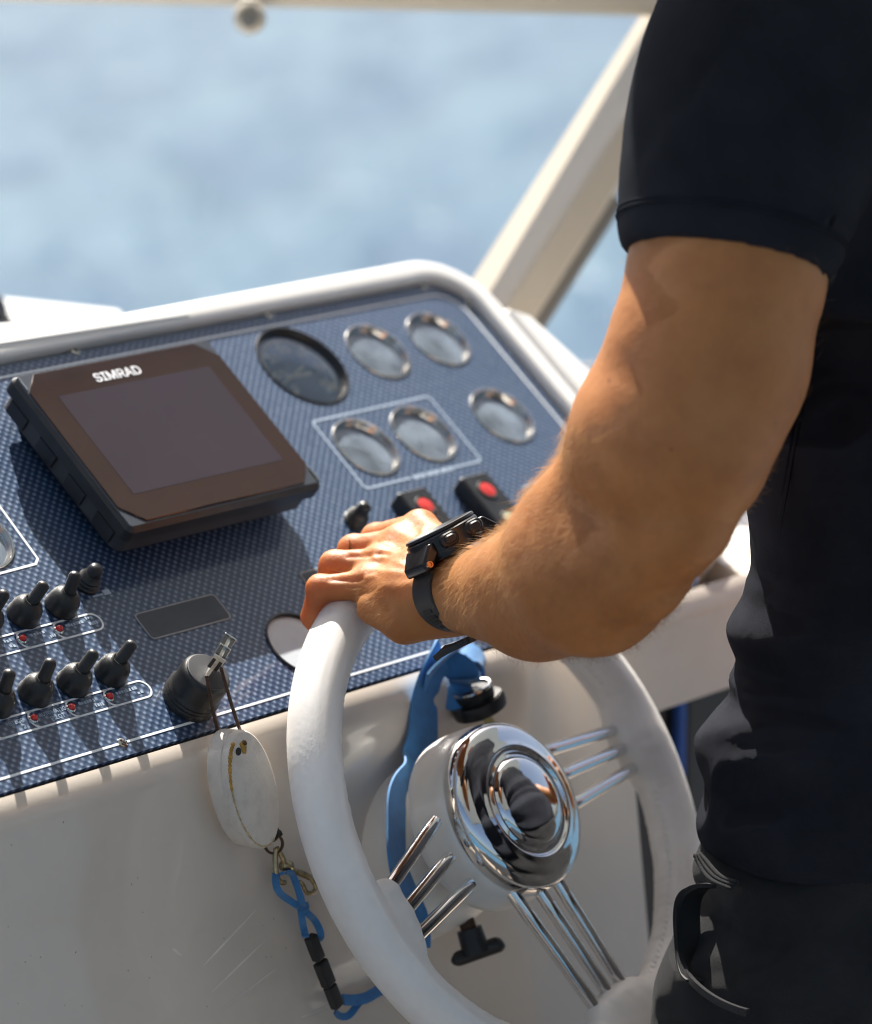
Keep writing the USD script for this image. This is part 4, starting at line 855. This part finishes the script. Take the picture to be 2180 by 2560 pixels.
# trousers
prims = [(lambda p: np.where(p[..., 2] > .70, torso(p, np.interp(p[..., 2], [.88, .93, .965], [.001, -.004, -.0125]), 1.0), 9.), .03, 1)]
LF, RF_ = np.array([.085, -.215, .06]), np.array([.235, -.235, .06])
LH, RH = np.array([.078, np.interp(.76, zz, YC) - .004, .72]), np.array([.238, np.interp(.76, zz, YC) - .008, .72])
for h_, f_ in ((LH, LF), (RH, RF_)):
    kn2 = h_ * .48 + f_ * .52 + [0, .02, 0]; C(h_, kn2, .086, .070, .03); C(kn2, f_, .074, .058, .05)
prims.append((lambda p: p[..., 2] - .05, .003, -1)); prims.append((lambda p: -(hemcut(p) - .012), .003, -1))
def tro(p, val):
    q = p * np.array([9, 9, 14.]); return val - (1 - np.abs(2 * meshkit.fbm(q, 3, 8) - 1)) ** 2 * .009 + .004
trs = implicit(prims, (-.11, -.42, .02), (.42, .03, 1.03), .0048, post=tro); taubin(trs, 8)
trp = obj('trousers', trs, 'trouser_cloth', pe_, smooth=True)
def flesh(p): return None
# slanting pocket standing open: welt, dark lining, seams
pk = [A(1786, 2216, 2.425), A(1724, 2222, 2.440), A(1699, 2250, 2.448), A(1695, 2330, 2.448), A(1702, 2400, 2.440), A(1730, 2452, 2.418), A(1790, 2500, 2.385), A(1870, 2532, 2.352)]
pw = spline(pk, 60)
obj('pocket_welt', ribbon(pk, [RGT * .6 + FWD * .8] * 3 + [RGT * .7 + FWD * .6] * 2 + [UPV] * 3, .0048, .0022, 70), 'trouser_cloth', trp, smooth=40)
obj('pocket_lining', ribbon([p + RGT * .006 + FWD * .004 for p in pk[1:6]], [RGT * .9 + FWD * .5] * 5, .020, .001, 40), 'gasket', trp, smooth=40)
obj('hem_stitching', joinm([tube(spline([A(1736 + d_, 2136 + d_ * 1.2 + o_, 2.432), A(1752 + d_, 2168 + o_, 2.424), A(1780 + d_, 2200 + o_, 2.405), A(1830 + d_, 2222 + o_, 2.385)], 40), .0010 + .0006 * (np.arange(40) % 2), 6) for d_, o_ in ((0, 0), (7, -9), (13, -17))]), 'trouser_cloth', trp, smooth=True)
for f_, s_ in ((LF, -1), (RF_, 1)):
    sp = [trimesh.creation.icosphere(2, 1).vertices * r_ + f_ + o_ for r_, o_ in (((.044, .05, .045), (0, -.04, -.01)), ((.05, .055, .036), (s_ * .006, .10, -.022)), ((.042, .04, .03), (s_ * .006, .165, -.028)))]
    sv = np.vstack(sp); sv[:, 2] = np.maximum(sv[:, 2], .001); obj('shoe', hull(sv), 'shoe', pe_, smooth=40)

# fine arm hair, thick on the forearm
hv, hn = armm.vertices, vnormals(armm); tA = (hv - Wc) @ ax_a; L_ = np.linalg.norm(EL - Wc)
on_fore = np.clip((tA - .012) / .03, 0, 1) * np.clip((.30 - tA) / .05, 0, 1) * (np.linalg.norm(hv - EL, axis=1) > .015)
dU = np.linalg.norm(np.cross(hv - EL, (U3 - EL) / np.linalg.norm(U3 - EL)), axis=1); up_along = (hv - EL) @ (U3 - EL) / np.linalg.norm(U3 - EL)
wgt = np.where(up_along > .045, .05 * (up_along < .24), on_fore)
back = np.clip(((hv - Wc) @ ax_a < -.03) * ((hv - Wc) @ ax_a > -.075) * (hn @ ax_d > .2) * .22, 0, 1)
wgt = wgt * (.55 + .45 * np.clip(hn @ UPV + .55, 0, 1)) + back
clump = meshkit.noise(hv * 70, 6); wgt = wgt * (.4 + 1.2 * clump); wgt = np.maximum(wgt, 0); wgt /= wgt.sum()
NH = 15000; pick = rng.choice(len(hv), NH, p=wgt)
r0 = hv[pick] + rng.normal(0, .0011, (NH, 3)); n0 = hn[pick]; r0 = r0 - n0 * .0004
flow = -ax_a[None] * 1.0 - np.cross(n0, ax_a) * .9 + rng.normal(0, .45, (NH, 3)); flow -= (flow * n0).sum(1)[:, None] * n0; flow /= np.linalg.norm(flow, axis=1)[:, None]
Lh = np.clip(rng.normal(.0075, .0025, NH), .0025, .015); lift = rng.uniform(.25, .8, NH)
crl = rng.normal(0, .25, (NH, 3))
hp = np.stack([r0 + (Lh * s_)[:, None] * (flow * (.6 + .4 * s_) + n0 * (lift * (1 - .55 * s_))[:, None] + crl * s_) for s_ in (0, .33, .67, 1.0)], 1)
base_ = BASE['/World/person']
cv = UsdGeom.BasisCurves.Define(stage, body + '/arm_hair'); cv.CreateTypeAttr('linear'); cv.CreateWrapAttr('nonperiodic')
cv.CreatePointsAttr(Vt.Vec3fArray.FromNumpy((hp.reshape(-1, 3) - base_).astype(np.float32))); cv.CreateCurveVertexCountsAttr(Vt.IntArray.FromNumpy(np.full(NH, 4, np.int32)))
cv.CreateWidthsAttr(Vt.FloatArray.FromNumpy(np.tile([.00009, .00008, .00006, .00002], NH).astype(np.float32))); cv.SetWidthsInterpolation('vertex')
UsdShade.MaterialBindingAPI.Apply(cv.GetPrim()).Bind(LOOK['arm_hair']); cv.GetPrim().SetCustomDataByKey('kind', 'stuff')

# ------------------------------------------------------------------ wristwatch
wt = thing('wristwatch', Wc, 'rugged black wristwatch with rubber strap on the left wrist', 'watch')
WF2 = np.stack([ax_w, ax_a, ax_d], 1)                        # across the wrist, along the arm, out of the back of the hand
wo = Wc + ax_a * .004 + ax_w * .0055 + ax_d * .0005
hd_ = .0232
cs = lambda r: Polygon([(r * math.cos(t) * .98, r * math.sin(t)) for t in np.linspace(0, 2 * math.pi, 48, endpoint=False)])
case = obj('case', joinm([place(plate(cs(.0250), hd_, hd_ + .0140, .002), WF2, wo), place(plate(cs(.0222), hd_ - .0025, hd_ + .001, .001), WF2, wo)]), 'watch_case', wt, smooth=40)
obj('bezel', place(lathe([(.0240, hd_ + .0138), (.0236, hd_ + .0154), (.0215, hd_ + .0158), (.0180, hd_ + .0142), (.0180, hd_ + .013), (.0240, hd_ + .0138)], 48), WF2, wo), 'black_plastic', case)
obj('watch_glass', place(lathe([(0, hd_ + .0143), (.0181, hd_ + .0143), (.0181, hd_ + .0135), (0, hd_ + .0135)], 40), WF2, wo), 'screen_glass', case)
for s_ in (-1, 1):
    obj('lug', place(hull(np.vstack([rbox((s_ * .021 - .003, -.0135, hd_ + .001), (s_ * .021 + .003, .0175, hd_ + .010), .002).vertices, rbox((s_ * .0285 - .003, -.0115, hd_ - .0055), (s_ * .0285 + .003, .0165, hd_ + .002), .002).vertices])), WF2, wo), 'watch_case', case)
    sc = np.array([s_ * .0282, .0172, hd_ - .0016])
    obj('lug_screw', place(place(lathe([(0, .0006), (.0011, .0006), (.0013, .0013), (.0021, .0013), (.0023, .0004), (.0023, -.001), (0, -.001)], 20), np.array([[1, 0, 0], [0, 0, 1], [0, 1, 0]]).T, sc), WF2, wo), 'copper', case)
for x_ in (-.0105, .0085):
    gd = place(plate(rounded(-.0068, -.0046, .0068, .0046, .0044), -.001, .0022, .0009), np.array([[1, 0, 0], [0, 0, 1], [0, 1, 0]]), (x_ * 1.05, .0236, hd_ + .0070))
    obj('button_guard', place(gd, WF2, wo), 'watch_case', case, smooth=40)
    gd = place(plate(rounded(-.0044, -.0030, .0044, .0030, .0029), 0, .0036, .0010), np.array([[1, 0, 0], [0, 0, 1], [0, 1, 0]]), (x_ * 1.05, .0236, hd_ + .0070))
    obj('button', place(gd, WF2, wo), 'black_plastic', case, smooth=40)
# strap: an oval band round the wrist
def oval(t, g=0.0): return np.array([(.0345 + g) * math.cos(t), 0, (.0272 + g) * math.sin(t)])
def strap_part(t0, t1, w0, w1, n=44):
    ts = np.linspace(t0, t1, n); P = np.array([wo + WF2 @ (oval(t) + [0, .001, -.001]) for t in ts]); out = []
    w_ = np.linspace(w0, w1, n); nn_ = np.array([WF2 @ (oval(t) / np.linalg.norm(oval(t))) for t in ts])
    prof = [(-.5, -.0013), (.5, -.0013), (.5, .0006), (.46, .0015), (-.46, .0015), (-.5, .0006)]
    v = np.stack([P + (a * w_)[:, None] * ax_a + b * nn_ for a, b in prof], 1); S_ = len(prof)
    i, j = np.meshgrid(np.arange(n - 1), np.arange(S_), indexing='ij'); k = (j + 1) % S_
    f = np.stack([i * S_ + j, (i + 1) * S_ + j, (i + 1) * S_ + k, i * S_ + k], -1).reshape(-1, 4); f = np.vstack([f[:, [0, 1, 2]], f[:, [0, 2, 3]]])
    caps = [[0, a, a + 1] for a in range(1, S_ - 1)]; o_ = (n - 1) * S_; f = np.vstack([f, [c[::-1] for c in caps], [[o_ + x for x in c] for c in caps]])
    m = trimesh.Trimesh(v.reshape(-1, 3), f, process=False)
    if m.volume < 0: m.invert()
    return m
stp = obj('strap', strap_part(math.radians(138), math.radians(388), .0235, .0235, 90), 'watch_strap', wt, smooth=40)
for t in np.radians(np.linspace(188, 262, 9)):
    c_ = wo + WF2 @ (oval(t, .0016) + [0, .001, -.001]); nn_ = WF2 @ (oval(t) / np.linalg.norm(oval(t))); tt = np.cross(ax_a, nn_)
    obj('strap_slot', place(rbox((-.0015, -.0050, -.001), (.0015, .0050, .0005), .0004), np.stack([tt, ax_a, nn_], 1), c_), 'gasket', stp)
bt = math.radians(276); bc = wo + WF2 @ (oval(bt, .002) + [0, .001, -.001])
obj('buckle', place(rbox((-.007, -.0135, -.0012), (.007, .0135, .003), .0012), np.stack([np.cross(ax_a, -ax_d), ax_a, -ax_d], 1), bc), 'black_plastic', wt)
obj('strap_tail', ribbon([bc - ax_d * .002, A(1165, 1603, 2.425), A(1135, 1617, 2.425), A(1102, 1633, 2.43)], [ax_a] * 4, .016, .0032, 24), 'watch_strap', wt, smooth=40)

# ------------------------------------------------------------------ blue straps, knob, lanyard
bs = thing('blue_strap', A(1065, 1790, 2.6), 'blue webbing strap hanging from the console behind the hub of the steering wheel', 'strap')
wp = lambda px, py, s: (lambda R: CAM + R * (((HUB - CAM) @ W3 + s) / (R @ W3)))(ray(px, py))
sp = [(1108, 1640, -.030), (1078, 1690, -.036), (1062, 1750, -.044), (1058, 1830, -.048), (1046, 1900, -.049), (1010, 1960, -.048), (992, 2010, -.046), (990, 2080, -.046), (993, 2150, -.047), (1012, 2225, -.050), (1032, 2300, -.052), (1036, 2360, -.054)]
wd_ = [X * .9 + FWD * .15] * 4 + [X * .9] + [X * .55 + FWD * .6] * 4 + [X * .7 + FWD * .4] + [X * .85] * 2
obj('webbing', ribbon([wp(*p) for p in sp], wd_, .0290, .0016, 90), 'blue_webbing', bs, smooth=40)
obj('webbing', ribbon([wp(1186, 1590, -.020), wp(1150, 1618, -.024), wp(1108, 1652, -.028), wp(1064, 1708, -.032)], [FWD * .9 + X * .3] * 4, .022, .0014, 40), 'blue_webbing', bs, smooth=40)
obj('bow', ribbon([wp(1098, 1680, -.040), wp(1126, 1668, -.034), wp(1160, 1690, -.030), wp(1152, 1728, -.034), wp(1118, 1724, -.044)], [UPV + X * .2] * 5, .022, .0014, 50), 'blue_webbing', bs, smooth=40)
obj('bow', ribbon([wp(1150, 1628, -.046), wp(1180, 1632, -.040), wp(1200, 1650, -.038), wp(1202, 1682, -.040), wp(1186, 1696, -.046), wp(1162, 1664, -.040)], [FWD + UPV * .8] * 6, .018, .0014, 50), 'blue_webbing', bs, smooth=40)
kb = thing('console_knob', A(1195, 1755, 2.62), 'black round two-step knob below the blue bow, with a yellow cord under it', 'knob')
kax = UPV * .80 - RGT * .30 - FWD * .28; kax /= np.linalg.norm(kax); kx_ = np.cross(kax, FWD); kx_ /= np.linalg.norm(kx_); KBF = np.stack([kx_, np.cross(kax, kx_), kax], 1)
kc = A(1196, 1760, 2.62)
obj('knob_disc', place(lathe([(0, -.0065), (.0150, -.0065), (.0186, -.005), (.0192, -.002), (.0192, .002), (.0182, .0038), (.0130, .0042), (.0122, .0052), (0, .0052)], 48), KBF, kc), 'rubber', kb, smooth=35)
obj('knob_collar', place(lathe([(.0128, .0042), (.0135, .0055), (.0135, .0098), (.0125, .0112), (.0070, .0116), (0, .0116)], 40), KBF, kc), 'rubber', kb, smooth=35)
obj('metal_ring', place(lathe([(.0135, .0112), (.0141, .0122), (.0135, .0134), (.0118, .0132), (.0118, .0114), (.0135, .0112)], 40), KBF, kc), 'stainless', kb, smooth=50)
obj('cord', tube(spline([A(1205, 1772, 2.63), A(1216, 1792, 2.635), A(1232, 1818, 2.64), A(1248, 1838, 2.645)], 24), .0034, 10), 'yellow_cord', kb, smooth=True)

ly = thing('lanyard', A(745, 2265, 2.47), 'thin blue lanyard with brass carabiner and black side-release buckle left of the wheel', 'lanyard')
fz = lambda px, py, d=.012: onface(px, py, d)
def ringm(c, r, t, F): return place(tube([(r * math.cos(a), r * math.sin(a), 0) for a in np.linspace(0, 2 * math.pi, 28, endpoint=False)], t, 8, closed=True), F, c)
FCF = np.stack([X, np.cross(FACE_N, X), FACE_N], 1)
obj('ring', ringm(fz(684.5, 2110), .0062, .0009, np.stack([X * .8 + FACE_N * .5, FCF[:, 1], FACE_N], 1)), 'rust_chain', ly, smooth=True)
obj('rope_end', joinm([tube(spline([fz(678, 2050), fz(684, 2070), fz(690, 2086), fz(680, 2098)], 16), [.0008] * 4 + [.0030] * 8 + [.0022] * 4, 8), tube([fz(682, 2086), fz(697, 2082), fz(699, 2088)], .0024, 8)]), 'rubber', ly, smooth=True)
obj('carabiner', joinm([tube(spline([fz(690, 2120), fz(688, 2150), fz(691, 2182), fz(700, 2204), fz(712, 2206)], 30), .0018, 10), tube(spline([fz(692, 2120), fz(704, 2140), fz(713, 2160)], 14), .0018, 10)]), 'brass', ly, smooth=True)
obj('gate', joinm([tube([fz(706, 2164), fz(726, 2165)], .0034, 10), tube(spline([fz(716, 2168), fz(742, 2180), fz(768, 2190), fz(784, 2206), fz(789, 2222), fz(780, 2232), fz(764, 2228), fz(758, 2214), fz(748, 2206)], 40), [.0022] * 18 + [.0015] * 22, 10)]), 'brass', ly, smooth=True)
wv = X * .85 + FACE_N * .35
for pts in ([(689, 2185), (690, 2212), (712, 2243), (746, 2266)], [(700, 2186), (717, 2181), (736, 2198), (748, 2232), (755, 2266)], [(755, 2268), (772, 2286), (790, 2306), (801, 2330), (796, 2352)], [(751, 2268), (754, 2290), (758, 2316), (764, 2342)]):
    obj('lace', ribbon([fz(*p, .012 + .003 * (k % 2)) for k, p in enumerate(pts)], [wv] * len(pts), .0046, .0012, 30), 'blue_webbing', ly, smooth=40)
obj('lace_clip', hull(np.vstack([trimesh.creation.icosphere(1, .0016).vertices + fz(x_, y_, .013) for x_, y_ in ((746, 2264), (766, 2260), (748, 2272), (768, 2268))])), 'blue_webbing', ly)
bax = fz(846, 2520) - fz(776, 2342); Lb = np.linalg.norm(bax); bax /= Lb; bwd = np.cross(FACE_N, bax); BF = np.stack([bwd, bax, np.cross(bwd, bax)], 1)
bo = fz(775, 2340, .014)
for y0, y1, w_ in ((.0, .0185, .0042), (.0200, .0390, .0050), (.0392, .0565, .0044)):
    obj('buckle', place(rbox((-w_, y0, -.0032), (w_, y1, .0032), .0014), BF, bo), 'black_plastic', ly)
obj('buckle_window', place(rbox((-.0024, .0255, .0028), (.0024, .0365, .0036), .0006), BF, bo), 'gasket', ly)
tl = [fz(858, 2499, .013), fz(890, 2500, .013), fz(916, 2494, .013), fz(944, 2478, .012), fz(985, 2462, .010), fz(1040, 2452, .008)]
obj('lace', ribbon(tl, [UPV * .8 + FWD * .5] * 6, .0075, .0013, 40), 'blue_webbing', ly, smooth=40)
obj('lace', ribbon([fz(838, 2528, .013), fz(850, 2540, .013), fz(872, 2538, .013), fz(892, 2514, .013), (fz(916, 2500, .013))], [UPV * .8 + FWD * .5] * 5, .0050, .0012, 40), 'blue_webbing', ly, smooth=40)

# ------------------------------------------------------------------ windscreen frame and railing
wf = thing('windscreen_frame', A(1215, 790, 3.15), 'cream windscreen frame with a top rail and a broad slanting pillar', 'window frame')
ra, rb = A(-900, -72, 3.35), A(1900, -10, 3.2)
obj('top_rail', tube([ra, ra * .5 + rb * .5, rb], [.019, .019, .019], 28), 'frame_paint', wf, smooth=True)
p0, p1 = A(1180, 850, 3.12), A(1760, -60, 3.20); pax = (p1 - p0) / np.linalg.norm(p1 - p0)
su = RGT - (RGT @ pax) * pax; su /= np.linalg.norm(su); sn = np.cross(pax, su)
if sn @ FWD > 0: sn = -sn
PFm = np.stack([su, sn, pax], 1)
sec = Polygon([(-.034, -.052), (.010, .016), (.014, .017), (.031, -.002), (.033, -.030), (.020, -.070), (-.030, -.070)]).buffer(.002).buffer(-.001)
obj('pillar', place(extrude(sec, 0, float(np.linalg.norm(p1 - p0))), PFm, p0), 'frame_paint', wf, smooth=30)
obj('pillar_dark_strip', place(extrude(Polygon([(.0325, -.032), (.0415, -.030), (.0415, -.020), (.0315, -.012)]), 0, float(np.linalg.norm(p1 - p0)) * .46), PFm, p0), 'frame_dark', wf, smooth=30)  # darker strip along the lower right edge of the pillar
sc_ = A(625, 40, 3.24); sx = np.stack([RGT, UPV, -FWD], 1)
kn3 = obj('latch_knob', joinm([place(lathe([(0, .0), (.0128, .0), (.0140, .004), (.0135, .010), (.0105, .0135), (0.0075, .0125), (.0070, .009), (0, .009)], 32), np.stack([RGT, FWD * .25 + UPV * .95, np.cross(RGT, FWD * .25 + UPV * .95)], 1), sc_ - UPV * .004), tube([A(628, -6, 3.24), A(626, 40, 3.245)], [.0085, .0100], 20)]), 'frame_paint', wf, smooth=40)
obj('latch_core', place(lathe([(0, -.0015), (.0062, -.0012), (.0070, .004), (.0070, .012), (0, .012)], 24), np.stack([RGT, UPV, -FWD], 1), sc_ - UPV * .006 - FWD * .012), 'frame_dark', kn3)
rl = thing('side_rail', A(1500, 940, 4.6), 'blurred stainless side rail beyond the right shoulder of the console', 'rail')
obj('rail_tube', tube([A(1425, 938, 4.6), A(1900, 950, 4.6)], .010, 14), 'stainless', rl, smooth=True)
obj('rail_tube', tube([A(1425, 968, 4.6), A(1900, 982, 4.6)], .007, 14), 'gelcoat_white', rl, smooth=True)
obj('rail_post', tube([A(1436, 925, 4.6), A(1440, 1200, 4.6)], .012, 14), 'stainless', rl, smooth=True)

# ------------------------------------------------------------------ added canvas top, out of view: front edge placed to shade the shoulder
bt_ = thing('added_canvas_top', (0, -1.0, 0), 'added cream canvas top on tube bows, unseen above the helm, to shade the shoulder', 'added_canopy')
cx_ = np.linspace(-1.5, 1.5, 13); cy_ = np.linspace(-2.3, .27, 9)
up3 = lambda x, y: 2.22 - .09 * (x / 1.5) ** 2 - .02 * ((y + 1.0) / 1.3) ** 2
gx, gy = np.meshgrid(cx_, cy_, indexing='ij'); top_ = np.stack([gx, gy, up3(gx, gy)], -1).reshape(-1, 3); nv_ = len(top_)
i, j = np.meshgrid(np.arange(12), np.arange(8), indexing='ij'); a_ = i * 9 + j; q = np.stack([a_, a_ + 9, a_ + 10, a_ + 1], -1).reshape(-1, 4); fq = np.vstack([q[:, [0, 1, 2]], q[:, [0, 2, 3]]])
obj('canvas', trimesh.Trimesh(np.vstack([top_, top_ - [0, 0, .004]]), np.vstack([fq, fq[:, ::-1] + nv_]), process=False), 'added_canvas_cloth', bt_, smooth=True)
for y_ in (-2.25, -1.0, .24):
    obj('added_bow_tube', tube(spline([(-1.5, y_ * .5 - .5, .9), (-1.5, y_ * .9 - .1, 1.8), *[(x, y_, up3(x, y_) - .018) for x in cx_[1:-1:2]], (1.5, y_ * .9 - .1, 1.8), (1.5, y_ * .5 - .5, .9)], 60), .0125, 10), 'stainless', bt_, smooth=True)
